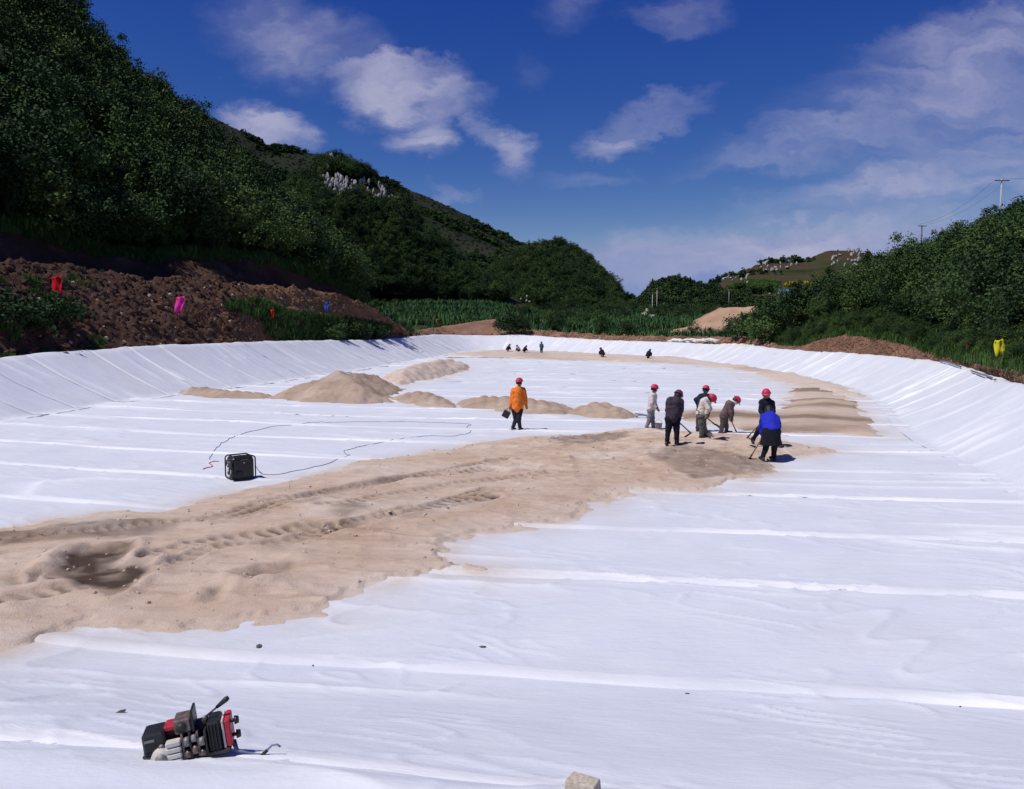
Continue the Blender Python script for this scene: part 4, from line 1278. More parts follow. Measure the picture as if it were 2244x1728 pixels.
def person(J, face, shirt, trousers, label, hat='hat_red', voxel=0.013, group=None, fat=1.0, shirt_loose=0.02, sleeve='long', skirt=None, name='person'):
    """J: joints in world space; face: horizontal direction the person looks (x, y, z)"""
    fc = np.array(face, float); fc /= np.linalg.norm(fc)
    J = {k: np.array(v, float) for k, v in J.items()}
    segs = []   # (label, a, b, ra, rb)
    S = segs.append
    hd, nk, ch, pv = J['head'], J['neck'], J['chest'], J['pelvis']
    upd = hd - nk; upd /= np.linalg.norm(upd)
    fl = fc - upd * np.dot(fc, upd); fl /= np.linalg.norm(fl)
    side = np.cross(fl, upd)
    for s in 'LR':
        S(('shirt', pv * .35 + J['hip' + s] * .65, J['sh' + s] * .8 + ch * .2, 0.112 * fat, 0.098 * fat))
    S(('shirt', pv, ch, 0.135 * fat, 0.135 * fat)); S(('shirt', J['hipL'] * .5 + pv * .5, J['shR'] * .6 + ch * .4, .10 * fat, .10 * fat)); S(('shirt', J['hipR'] * .5 + pv * .5, J['shL'] * .6 + ch * .4, .10 * fat, .10 * fat))
    S(('shirt', ch, J['shL'], .085 * fat, .068 * fat)); S(('shirt', ch, J['shR'], .085 * fat, .068 * fat))
    S(('skin', ch * .4 + nk * .6, nk * .55 + hd * .45, .062, .055))
    S(('skin', hd - upd * .035 + fl * .012, hd + upd * .045 - fl * .006, .083, .094))
    S(('skin', hd - upd * .085 + fl * .045, hd - upd * .06 + fl * .05, .042, .05))                    # jaw
    S(('skin', hd + fl * .095 - upd * .005, hd + fl * .115 - upd * .03, .012, .018))                 # nose
    S(('skin', hd + side * .09, hd + side * .094 - upd * .03, .02, .016)); S(('skin', hd - side * .09, hd - side * .094 - upd * .03, .02, .016))   # ears
    S(('skin', hd + fl * .088 + side * .035 + upd * .022, hd + fl * .088 - side * .035 + upd * .022, .018, .018))   # brow
    arm = 'shirt' if sleeve == 'long' else 'skin'
    for s in 'LR':
        sh, el, ha = J['sh' + s], J['el' + s], J['ha' + s]
        S(('shirt', sh, el, .066 * fat, .054)); S((arm, el, ha, .052, .036))
        d = ha - el; d /= np.linalg.norm(d)
        lat = np.cross(d, fl); lat /= np.linalg.norm(lat) + 1e-9
        nrm = np.cross(lat, d)
        pm = ha + d * .075
        for q in (-.5, .5): S(('skin', ha + lat * q * .03, pm + lat * q * .05, .022, .02))
        for q, ln in zip((-1.5, -.5, .5, 1.5), (.062, .075, .07, .055)):
            k0 = pm + lat * q * .023; k1 = k0 + d * ln * .55 + nrm * .016; k2 = k1 + d * ln * .25 + nrm * .034
            S(('skin', k0, k1, .0105, .0095)); S(('skin', k1, k2, .0095, .0085))
        th = ha + d * .03 + lat * .032; S(('skin', th, th + lat * .026 + d * .03 + nrm * .012, .0125, .011)); S(('skin', th + lat * .026 + d * .03 + nrm * .012, th + lat * .02 + d * .058 + nrm * .03, .011, .009))
        hp, kn, ft = J['hip' + s], J['kn' + s], J['ft' + s]
        S(('trousers', hp, kn, .10 * fat, .068)); S(('trousers', kn, ft + (0, 0, .02), .066, .05)); S(('trousers', pv, hp, .12 * fat, .11 * fat))
        toe = fc * np.array((1, 1, 0)); toe /= np.linalg.norm(toe) + 1e-9
        b = ft + (0, 0, -.035)
        S(('shoe', b - toe * .045, b + toe * .15, .042, .034)); S(('shoe', ft, b, .045, .042))
    V, F_ = [], []
    for (_, a, b, ra, rb) in segs:
        v, f = capsule(a, b, ra, rb); o = len(V); V += v; F_ += [tuple(i + o for i in q) for q in f]
    me = remesh(V, F_, voxel)
    co = np.empty(len(me.vertices) * 3, dtype=np.float32); me.vertices.foreach_get('co', co); co = co.reshape(-1, 3).astype(float)
    nv = np.empty(len(co) * 3, dtype=np.float32); me.vertices.foreach_get('normal', nv); nv = nv.reshape(-1, 3).astype(float)
    best = np.full(len(co), 1e9); lab = np.zeros(len(co), dtype=int)
    names = ['skin', 'shirt', 'trousers', 'shoe']
    for (l, a, b, ra, rb) in segs:
        a, b = np.array(a, float), np.array(b, float); e = b - a
        t = np.clip(((co - a) @ e) / (e @ e + 1e-12), 0, 1)
        d = np.linalg.norm(co - a - t[:, None] * e, axis=1) - (ra + (rb - ra) * t)
        if l == 'skin': d = d - 0.006
        m = d < best; best = np.where(m, d, best); lab = np.where(m, names.index(l), lab)
    # waist: the shirt hangs over the trousers a little
    root_loc = (J['ftL'] + J['ftR']) / 2; root_loc[2] = min(J['ftL'][2], J['ftR'][2]) - .075
    root = empty(name, root_loc)
    tag(root, label, 'person', group)
    faces = [tuple(p.vertices) for p in me.polygons]
    fl_ = np.array([np.bincount(lab[list(f)], minlength=4).argmax() for f in faces])
    off = -np.array(root_loc)
    body = link_mesh('body', me, root)
    me.transform(Matrix.Translation(Vector(off)))
    me.materials.clear(); me.materials.append(M['skin'])
    wr = 0.020 * fbm(co[:, 0] * 7 + co[:, 2] * 4, co[:, 1] * 7 + co[:, 2] * 9, 700, 3)

    def shell(nm, li, mat, infl):
        idx = np.flatnonzero(fl_ == li)
        if not len(idx): return None
        fs = np.array([faces[i] for i in idx if len(faces[i]) == 4])
        u, inv = np.unique(fs, return_inverse=True)
        VV = co[u] + nv[u] * (infl + wr[u])[:, None] + off
        return link_mesh(nm, make_mesh(nm, VV, inv.reshape(fs.shape), mat), root)
    shell('shirt', 1, cloth(shirt), shirt_loose)
    shell('trousers', 2, cloth(trousers), 0.012)
    dl = np.linalg.norm(co - J['ftL'], axis=1) < np.linalg.norm(co - J['ftR'], axis=1)
    for sd_ in (True, False):
        keep_ = np.array([dl[f[0]] == sd_ for f in faces])
        bak = fl_.copy(); fl_[~keep_ & (fl_ == 3)] = -1
        shell('shoe', 3, M['shoe'], 0.006); fl_ = bak
    # hard hat: dome, brim all round, peak in front
    Rm = np.stack([side, fl, upd], axis=1)
    if hat:
        mb = MB()
        prof = [(0.004, .128), (.045, .122), (.082, .102), (.108, .070), (.120, .035), (.124, .012), (.142, .006), (.145, 0.0), (.122, -.004)]
        k = 20; VV, FF = [], []
        for (r, z) in prof:
            for j in range(k):
                an = 2 * math.pi * j / k
                pk = 1 + (0.28 * max(0, math.sin(an)) ** 3 if z < .009 and r > .13 else 0)
                VV.append(Rm @ np.array((r * math.cos(an) * .93, r * math.sin(an) * 1.12 * pk, z)) + hd + upd * .035 - fl * .006 + off)
        for i in range(len(prof) - 1):
            for j in range(k): FF.append((i * k + j, (i + 1) * k + j, (i + 1) * k + (j + 1) % k, i * k + (j + 1) % k))
        mb.add(VV, FF).build('hard_hat', M[hat], root, True)
    hb = MB()
    VV, FF = [], []
    k = 16
    for zi, (z, r) in enumerate(((.157, .01), (.148, .055), (.115, .092), (.06, .112), (.0, .116), (-.06, .104))):
        for j in range(k):
            an = 2 * math.pi * j / k
            rr = r if not (math.sin(an) > .35 and z < .045) else r * .80
            VV.append(Rm @ np.array((rr * math.cos(an) * .95, rr * math.sin(an) - .01, z)) + hd + off)
    for i in range(5):
        for j in range(k): FF.append((i * k + j, (i + 1) * k + j, (i + 1) * k + (j + 1) % k, i * k + (j + 1) % k))
    hb.add(VV, FF).build('hair', M['hair'], root, True)
    for q in (-1, 1): MB().sphere(hd + fl * .098 + side * q * .033 + upd * .005 + off, .011, 8, 6).build('eye', M['hair'], root, True)
    mo = MB(); mo.tube([hd + fl * .098 + side * q * .024 - upd * (.062 + .003 * abs(q)) + off for q in (-1, 0, 1)], .006, 6); mo.build('mouth', cloth((0.24, 0.08, 0.07)), root, True)
    if skirt:
        c1, c2, r1, r2, col = skirt
        c1, c2 = np.array(c1) + off, np.array(c2) + off
        kk = 18; VV, FF = [], []
        for i, t in enumerate(np.linspace(0, 1, 7)):
            c = c1 * (1 - t) + c2 * t; r = r1 * (1 - t) + r2 * t
            for j in range(kk):
                an = 2 * math.pi * j / kk; rr = r * (1 + .07 * math.sin(5 * an + i * .3) * t)
                VV.append(c + np.array((rr * math.cos(an) * 1.15, rr * math.sin(an), 0)))
        for i in range(6):
            for j in range(kk): FF.append((i * kk + j, i * kk + (j + 1) % kk, (i + 1) * kk + (j + 1) % kk, (i + 1) * kk + j))
        MB().add(VV, FF).build('tied_jacket', cloth(col), root, True)
    return root


def hand_grip(J, s):
    d = np.array(J['ha' + s]) - np.array(J['el' + s]); d /= np.linalg.norm(d)
    return np.array(J['ha' + s]) + d * .085


def tool(kind, a, b, label, up=(0, 0, 1), group='digging tools'):
    """a: upper end of the shaft, b: blade end"""
    a, b = np.array(a, float), np.array(b, float)
    root = empty(kind, b); d = b - a; L_ = np.linalg.norm(d); d /= L_
    tag(root, label, 'hoe' if kind == 'hoe' else kind, group)
    lat = np.cross(d, up); lat /= np.linalg.norm(lat); n = np.cross(lat, d)
    MB().tube([a - b, (a - b) * .5 + n * .006, -d * .02], [.016, .017, .018], 8).build('shaft', M['wood'], root, True)
    V, F_ = [], []
    if kind == 'shovel':
        w = .125
        prof = [(-.02, .035), (.03, .10), (.10, w), (.20, w), (.27, .09), (.31, .02)]
        for (s, hw) in prof:
            for q in (-1, -.5, 0, .5, 1): V.append(d * s + lat * hw * q + n * (.03 * q * q))
        for i in range(len(prof) - 1):
            for j in range(4): F_.append((i * 5 + j, i * 5 + j + 1, i * 5 + j + 6, i * 5 + j + 5))
        k = len(V); V += [v - n * .006 for v in V]; F_ += [tuple(q + k for q in f[::-1]) for f in F_]
    else:
        h = n * -1 if n[2] > 0 else n
        h = h * .9 - d * .25; h /= np.linalg.norm(h)
        for (s, hw) in ((-.01, .04), (.06, .075), (.17, .085), (.20, .08)):
            for q in (-1, 0, 1): V.append(h * s + lat * hw * q)
        F_ = [(i * 3 + j, i * 3 + j + 1, i * 3 + j + 4, i * 3 + j + 3) for i in range(3) for j in range(2)]
        k = len(V); V += [v + d * .008 for v in V]; F_ += [tuple(q + k for q in f[::-1]) for f in F_]
    MB().add(V, F_).build('blade', M['iron'] if kind == 'hoe' else M['steel'], root, False)
    MB().cyl(-d * .10, d * .02, .022, 8).build('socket', M['iron'], root, True)
    return root


def pose(ox, oy, s, foot, table, lift=0.075):
    """table: joint -> (zoom x, zoom y, metres further away); foot: zoom pixel of the ground point"""
    g = stand(ox + foot[0] / s, oy + foot[1] / s); Y = g[1]
    J = {}
    for k, v in table.items(): J[k] = at(ox + v[0] / s, oy + v[1] / s, Y + (v[2] if len(v) > 2 else 0))
    for f in ('ftL', 'ftR'):
        J[f][2] = zs(J[f][0], J[f][1]) + lift
    return J, Y


Z6 = (1380, 820, 5.747)
Z1 = (1040, 720, 4.748)
far = lambda z, x, y, Y: at(z[0] + x / z[2], z[1] + y / z[2], Y)

# walking person in orange
J, Y = pose(*Z1, (440, 1058), dict(head=(466, 558), neck=(466, 605), chest=(456, 645), pelvis=(442, 830), shL=(404, 650, .02), shR=(510, 648, .05), hipL=(422, 845), hipR=(466, 845),
           elL=(386, 735, .0), haL=(372, 800, -.02), elR=(530, 735, .05), haR=(536, 795, .0), knL=(428, 945, .04), knR=(458, 950, -.04), ftL=(398, 1050, .0), ftR=(474, 1046, .0)))
person(J, (0.55, 0.8, -0.1), (0.80, 0.20, 0.03), (0.028, 0.024, 0.034), 'person in bright orange jacket and red hard hat walking alone across the white lining', fat=1.12)
h = hand_grip(J, 'L')
b_ = empty('carry_bag', h + (-.12, 0, -.30)); tag(b_, 'small dark bag hanging from the hand of the person in orange', 'bag')
MB().box((0, 0, .10), (.24, .09, .24), rot=Matrix.Rotation(0.5, 3, 'Y'), bev=.02).build('bag_body', M['rubber'], b_)
MB().tube([(-.02, 0, .22), (.05, 0, .30), (.12, 0, .31), (.12, 0, .20)], .008, 6).build('handle', M['rubber'], b_, True)

# 1: pale shirt, standing at the left of the group
J1, Y1 = pose(*Z6, (255, 690), dict(head=(312, 182), neck=(302, 232), chest=(294, 272, 0), pelvis=(268, 450), shL=(280, 268, -.17), shR=(306, 268, .17), hipL=(262, 462, -.09), hipR=(276, 462, .09),
           elL=(276, 362, -.24), haL=(330, 420, -.22), elR=(318, 365, .2), haR=(345, 425, .1), knL=(246, 572, -.08), knR=(288, 572, .08), ftL=(214, 684, -.05), ftR=(298, 682, .05)))
person(J1, (0.9, 0.35, -0.15), (0.62, 0.57, 0.55), (0.22, 0.21, 0.22), 'thin person in pale shirt and grey trousers at the left end of the digging group', fat=.92)
# 2: dark purple jacket, back turned
J2, Y2 = pose(*Z6, (535, 905), dict(head=(612, 264, .12), neck=(592, 312, .08), chest=(572, 350, .03), pelvis=(545, 540), shL=(498, 340, .02), shR=(638, 352, .06), hipL=(505, 560), hipR=(585, 560),
           elL=(478, 455, .14), haL=(560, 560, .30), elR=(650, 460, .16), haR=(608, 590, .30), knL=(482, 725), knR=(590, 728), ftL=(470, 890), ftR=(592, 896)))
person(J2, (0.55, 0.8, -0.45), (0.055, 0.040, 0.062), (0.014, 0.013, 0.020), 'person in dark purple jacket with dark hard hat standing with back turned', hat='hat_dark', fat=1.2)
tool('hoe', hand_grip(J2, 'L') + (-.1, 0, .12), far(Z6, 768, 738, Y2 + .35), 'hoe held out by the person in dark purple jacket')
# 3: navy shirt, half hidden
J3, Y3 = pose(*Z6, (895, 720), dict(head=(960, 196, .05), neck=(955, 246, .02), chest=(942, 285), pelvis=(905, 480), shL=(888, 282), shR=(990, 285, .05), hipL=(876, 495), hipR=(935, 495),
           elL=(832, 320, .1), haL=(872, 400, .25), elR=(1000, 370, .1), haR=(975, 430, .3), knL=(862, 600), knR=(935, 600), ftL=(852, 712), ftR=(935, 712)))
person(J3, (0.5, 0.85, -0.3), (0.022, 0.028, 0.060), (0.075, 0.045, 0.062), 'person in navy shirt half hidden behind the one in cream shirt')
# 4: cream shirt, bending right with shovel
J4, Y4 = pose(*Z6, (905, 830), dict(head=(1028, 306, -.05), neck=(990, 326), chest=(962, 348), pelvis=(894, 515), shL=(930, 345, -.17), shR=(962, 345, .17), hipL=(888, 530, -.09), hipR=(902, 530, .09),
           elL=(985, 430, -.24), haL=(966, 500, -.22), elR=(1010, 430, .12), haR=(990, 490, .02), knL=(905, 670, -.1), knR=(935, 660, .1), ftL=(905, 822, -.06), ftR=(945, 800, .12)))
person(J4, (0.85, 0.1, -0.55), (0.68, 0.60, 0.52), (0.13, 0.135, 0.125), 'person in cream shirt and red hard hat bending over a shovel', fat=1.02)
tool('shovel', hand_grip(J4, 'L') + (-.28, 0, .22), far(Z6, 1075, 632, Y4 - .05), 'dark shovel pushed forward by the person in cream shirt')
g = stand(1380 + 985 / 5.747, 820 + 790 / 5.747)
tool('shovel', g + (-.22, .05, .95), g + (-.02, 0, .16), 'grey shovel standing in the sand at the feet of the person in cream shirt', up=(0, -1, 0.2))
# 5: brown jacket, bending right
J5, Y5 = pose(*Z6, (1190, 745), dict(head=(1338, 330, .0), neck=(1300, 352), chest=(1268, 376), pelvis=(1188, 525), shL=(1240, 372, -.17), shR=(1268, 372, .17), hipL=(1182, 540, -.09), hipR=(1198, 540, .09),
           elL=(1268, 470, -.2), haL=(1262, 545, -.1), elR=(1290, 470, .2), haR=(1285, 545, .1), knL=(1168, 640, -.1), knR=(1214, 640, .1), ftL=(1150, 735, -.1), ftR=(1222, 740, .1)))
r5 = person(J5, (0.85, 0.0, -0.55), (0.15, 0.10, 0.10), (0.085, 0.075, 0.075), 'person in brown jacket with white neck towel bending to the right')
MB().tube([np.array(J5['neck']) - np.array(r5.location) + np.array((.10 * math.cos(q) * .9, .11 * math.sin(q), .03 - .05 * math.cos(q))) for q in np.linspace(0, 2 * math.pi, 14)], .032, 7).build('towel', cloth((0.75, 0.73, 0.72)), r5, True)
tool('hoe', hand_grip(J5, 'R') + (-.12, 0, .18), stand(1380 + 1345 / 5.747, 820 + 742 / 5.747) + (0, 0, .04), 'hoe worked by the person in brown jacket')
# 6: black top, facing the lens, legs apart
J6, Y6 = pose(*Z6, (1745, 900), dict(head=(1720, 252, .05), neck=(1722, 312, .08), chest=(1725, 352, .08), pelvis=(1742, 570, .1), shL=(1668, 362, .08), shR=(1788, 372, .08), hipL=(1706, 590, .1), hipR=(1780, 590, .1),
           elL=(1652, 462, .0), haL=(1690, 520, -.2), elR=(1806, 470, .0), haR=(1762, 525, -.22), knL=(1625, 700, .2), knR=(1840, 740, .05), ftL=(1552, 835, .5), ftR=(1895, 925, -.05)))
person(J6, (-0.25, -0.95, -0.25), (0.012, 0.012, 0.022), (0.014, 0.015, 0.026), 'person in black top and red hard hat facing the camera behind the one in blue', fat=1.05)
tool('hoe', hand_grip(J6, 'R') + (.12, -.02, .2), far(Z6, 1482, 792, Y6 - .1), 'long thin hoe reaching left from the person in black top')
# 7: blue shirt, bending away, jacket tied round the waist
J7, Y7 = pose(*Z6, (1745, 1100), dict(head=(1752, 462, .52), neck=(1758, 505, .46), chest=(1762, 545, .40), pelvis=(1790, 710, .02), shL=(1688, 552, .38), shR=(1842, 560, .38), hipL=(1745, 735, 0), hipR=(1838, 730, 0),
           elL=(1655, 660, .42), haL=(1668, 760, .40), elR=(1880, 650, .40), haR=(1835, 760, .45), knL=(1712, 925, .02), knR=(1822, 915, .06), ftL=(1674, 1098, -.02), ftR=(1812, 1066, .16)))
person(J7, (-0.15, 0.85, -0.6), (0.020, 0.030, 0.42), (0.012, 0.012, 0.020), 'person in bright blue shirt bending away with dark jacket tied at the waist', hat=None, fat=1.2,
       skirt=(np.array(J7['pelvis']) + (0, 0, .06), np.array(J7['pelvis']) + (-.03, 0, -.36), .19, .23, (0.012, 0.013, 0.020)))
tool('hoe', hand_grip(J7, 'L') + (.10, .06, .16), stand(1380 + 1515 / 5.747, 820 + 1075 / 5.747) + (0, 0, .05), 'hoe held low by the person in blue shirt')


# workers at the far end
def far_person(px, py, kind, az, shirt, trousers, label, hat='hat_red', h=1.66, dz=0.0):
    g = stand(px, py); g = g + (0, 0, dz)
    f = np.array((math.cos(az), math.sin(az), 0)); l = np.array((-f[1], f[0], 0)); k = h / 1.7
    def p(x, y, z): return g + (f * x + l * y + np.array((0, 0, z))) * k
    J = dict(ftL=p(0.02, .10, .075), ftR=p(-.02, -.10, .075))
    if kind == 'stand':
        J.update(head=p(.02, 0, 1.57), neck=p(0, 0, 1.43), chest=p(0, 0, 1.32), pelvis=p(0, 0, .92), knL=p(.03, .10, .5), knR=p(.02, -.10, .5), hipL=p(0, .09, .88), hipR=p(0, -.09, .88),
                 shL=p(0, .18, 1.36), shR=p(0, -.18, 1.36), elL=p(.05, .24, 1.08), elR=p(.05, -.24, 1.08), haL=p(.22, .15, .95), haR=p(.22, -.15, .92))
    elif kind == 'bend':
        J.update(head=p(.52, 0, 1.12), neck=p(.40, 0, 1.06), chest=p(.30, 0, 1.02), pelvis=p(-.08, 0, .82), knL=p(.06, .10, .46), knR=p(.04, -.10, .46), hipL=p(-.08, .09, .80), hipR=p(-.08, -.09, .80),
                 shL=p(.32, .18, 1.02), shR=p(.32, -.18, 1.02), elL=p(.38, .2, .75), elR=p(.40, -.2, .75), haL=p(.46, .08, .52), haR=p(.48, -.08, .50))
    else:
        J.update(head=p(.28, 0, .88), neck=p(.20, 0, .78), chest=p(.14, 0, .70), pelvis=p(-.12, 0, .34), knL=p(.30, .16, .48), knR=p(.30, -.16, .48), hipL=p(-.12, .1, .34), hipR=p(-.12, -.1, .34),
                 shL=p(.14, .18, .70), shR=p(.14, -.18, .70), elL=p(.32, .22, .52), elR=p(.32, -.22, .52), haL=p(.42, .1, .30), haR=p(.42, -.1, .28))
    person(J, tuple(f + (0, 0, -.3 if kind != 'stand' else -.1)), shirt, trousers, label, hat, voxel=0.026)


far_person(1103.5, 766, 'bend', -0.6, (0.018, 0.016, 0.03), (0.12, 0.10, 0.11), 'dark figure bending at the left end of the far sand band', 'hat_dark', 1.7)
far_person(1112.5, 770, 'crouch', 0.3, (0.05, 0.015, 0.02), (0.02, 0.018, 0.02), 'figure in dark red crouching beside the bending one at the far end', 'hat_dark')
far_person(1137, 771, 'crouch', 2.6, (0.30, 0.28, 0.27), (0.03, 0.028, 0.03), 'crouching figure in light grey shirt at the far end', 'hat_dark', 1.5)
far_person(1149, 772, 'crouch', 0.2, (0.03, 0.025, 0.03), (0.02, 0.018, 0.02), 'small dark crouching figure left of the far standing one', None, 1.45)
far_person(1186.5, 772.5, 'stand', 1.2, (0.05, 0.11, 0.13), (0.03, 0.03, 0.035), 'only upright figure at the far end, in teal top', 'hat_dark', 1.6, dz=-0.25)
far_person(1321, 781, 'crouch', 2.4, (0.02, 0.018, 0.025), (0.02, 0.018, 0.02), 'dark crouching figure in the middle of the far sand band', 'hat_dark', 1.7)
far_person(1420, 785, 'crouch', 0.6, (0.018, 0.016, 0.02), (0.03, 0.018, 0.02), 'dark crouching figure at the right part of the far sand band', None, 1.6)

# ------------------------------------------------------------------ generator, cables, welding machine
def build_generator():
    Z8 = lambda x, y: (420 + x / 6.067, 880 + y / 6.067)
    c = stand(*Z8(540, 1062))
    root = empty('generator', c, math.radians(38))
    tag(root, 'black portable generator in a tube frame standing on the white lining', 'generator')
    A, B, Hh, r = 0.54, 0.45, 0.54, 0.016
    fr = MB()
    for y in (0.02, B - 0.02):
        q = []
        for (cx, cz, a0) in ((A - .08, Hh - .08, 90), (.08, Hh - .08, 180), (.08, .10, 270), (A - .08, .10, 0)):
            pass
        loop = []
        for (cx, cz, a0) in ((A - .07, Hh - .07, 0), (.07, Hh - .07, 90), (.07, .09, 180), (A - .07, .09, 270)):
            for t in np.linspace(0, 90, 6): loop.append((cx + .07 * math.cos(math.radians(a0 + t)), y, cz + .07 * math.sin(math.radians(a0 + t))))
        loop.append(loop[0]); fr.tube(loop, r, 8)
    for x in (.07, A - .07):
        fr.cyl((x, .02, .025), (x, B - .02, .025), r); fr.cyl((x, .02, Hh), (x, B - .02, Hh), r)
    fr.build('frame', M['black'], root, True)
    MB().box((A / 2, B / 2, .425), (A - .06, B - .07, .19), bev=.035).build('fuel_tank', M['black'], root)
    MB().cyl((A / 2, B / 2, .51), (A / 2, B / 2, .545), .04).build('filler_cap', M['rubber'], root, True)
    e = MB().box((.34, B / 2 + .01, .20), (.26, .30, .28), bev=.02)
    for i in range(6): e.box((.34, B / 2, .10 + .035 * i), (.30, .34, .012))
    e.build('engine_block', M['rubber'], root)
    MB().cyl((.10, .10, .17), (.24, .10, .17), .10, 20).build('alternator', M['rubber'], root, True)
    MB().box((.275, .030, .265), (.46, .016, .40), bev=.02).build('side_cover', M['black'], root)
    MB().box((.275, B - .030, .265), (.46, .016, .40), bev=.02).build('side_cover', M['black'], root)
    MB().box((.04, B / 2, .25), (.02, B - .09, .36), bev=.01).build('end_cover', M['black'], root)
    MB().box((A - .04, B / 2, .25), (.02, B - .09, .36), bev=.01).build('end_cover', M['black'], root)
    cp = MB().box((.012, B / 2, .375), (.022, B - .08, .13), bev=.008).build('control_panel', M['rubber'], root)
    MB().cyl((-.004, .34, .41), (-.018, .34, .41), .020).build('red_switch', M['red'], cp, True)
    MB().box((-.002, .20, .41), (.008, .14, .03)).build('panel_plate', M['steel'], cp)
    MB().box((-.002, .27, .345), (.008, .05, .035)).build('voltmeter', M['cream'], cp)
    for i, (y, z) in enumerate(((.31, .23), (.20, .23))): MB().box((.022, y, z), (.03, .085, .085), bev=.01).build('socket', M['cream'] if i == 0 else M['rubber'], root)
    mf = MB().cyl((.02, .12, .19), (.16, .12, .19), .058, 18); mf.build('air_filter', M['cream'], root, True)
    MB().box((.02, .30, .085), (.02, .16, .05), bev=.006).build('base_plate', M['cream'], root)
    MB().box((A / 2, B / 2, .045), (A - .08, B - .06, .02)).build('floor_tray', M['black'], root)
    for x in (.07, A - .07):
        for y in (.05, B - .05): MB().cyl((x, y, 0.0), (x, y, .025), .022, 10).build('rubber_foot', M['rubber'], root, True)
    MB().tube([(.20, .016, .455), (.25, .006, .47), (.33, .006, .47), (.38, .016, .455)], .007, 6).build('side_handle', M['steel'], root, True)
    MB().cyl((.28, .022, .40), (.28, .004, .40), .016).build('fuel_tap', M['cream'], root, True)


build_generator()


def floor_cable(name, pix, r, mat, label, cat, first=None, last=None, lift=0.0):
    pts = [stand(x, y) for x, y in pix]
    P_ = smooth_poly(np.array(pts), 2); P_ = resample(P_, step=.12)
    jit = np.column_stack([.03 * noise2(np.arange(len(P_)) * .21, 0 * P_[:, 0], 801), .04 * noise2(np.arange(len(P_)) * .17, 0 * P_[:, 0] + 5, 802)])
    P_[:, :2] += jit
    for p in P_: p[2] = zs(p[0], p[1]) + r * .9 + lift
    P_ = list(P_)
    if first is not None: P_ = [np.array(q) for q in first] + P_
    if last is not None: P_ = P_ + [np.array(q) for q in last]
    o = np.array(P_[0]); o[2] -= r
    ob = MB().tube([p - o for p in P_], r, 6).build(name, mat, None, True)
    ob.location = o
    return tag(ob, label, cat)


z8 = lambda x, y: (420 + x / 6.067, 880 + y / 6.067)
z4 = lambda x, y: (350 + x / 2.299, 720 + y / 2.299)
floor_cable('power_cable', [z8(245, 775), z8(270, 690), z8(320, 620), z8(385, 565), z8(470, 515), z8(560, 470), z8(660, 430), z8(780, 395), z8(920, 372), z8(1060, 325), z8(1350, 306), z8(1620, 275),
                            z4(790, 472), z4(1000, 470), z4(1200, 466), z4(1400, 474), z4(1590, 480), z4(1535, 494), z4(1585, 514), z4(1500, 546), z4(1310, 536), z8(2030, 640), z8(2020, 690), z8(2140, 720),
                            z8(1980, 748), z8(1830, 820), z8(1680, 860), z8(1500, 905), z8(1330, 925), z8(1180, 968), z8(1040, 975), z8(935, 968)], .008, M['cable'],
            'thin grey power cable looping over the white lining from the generator', 'cable', last=[stand(*z8(880, 935)) + (0, 0, .06), stand(*z8(800, 990)) + (0, .25, .22)])
floor_cable('extension_cord', [z8(150, 900), z8(200, 880), z8(300, 870), z8(260, 840), z8(215, 818), z8(280, 800), z8(350, 800)], .012, M['redcable'], 'short red cord lying left of the generator', 'cable')


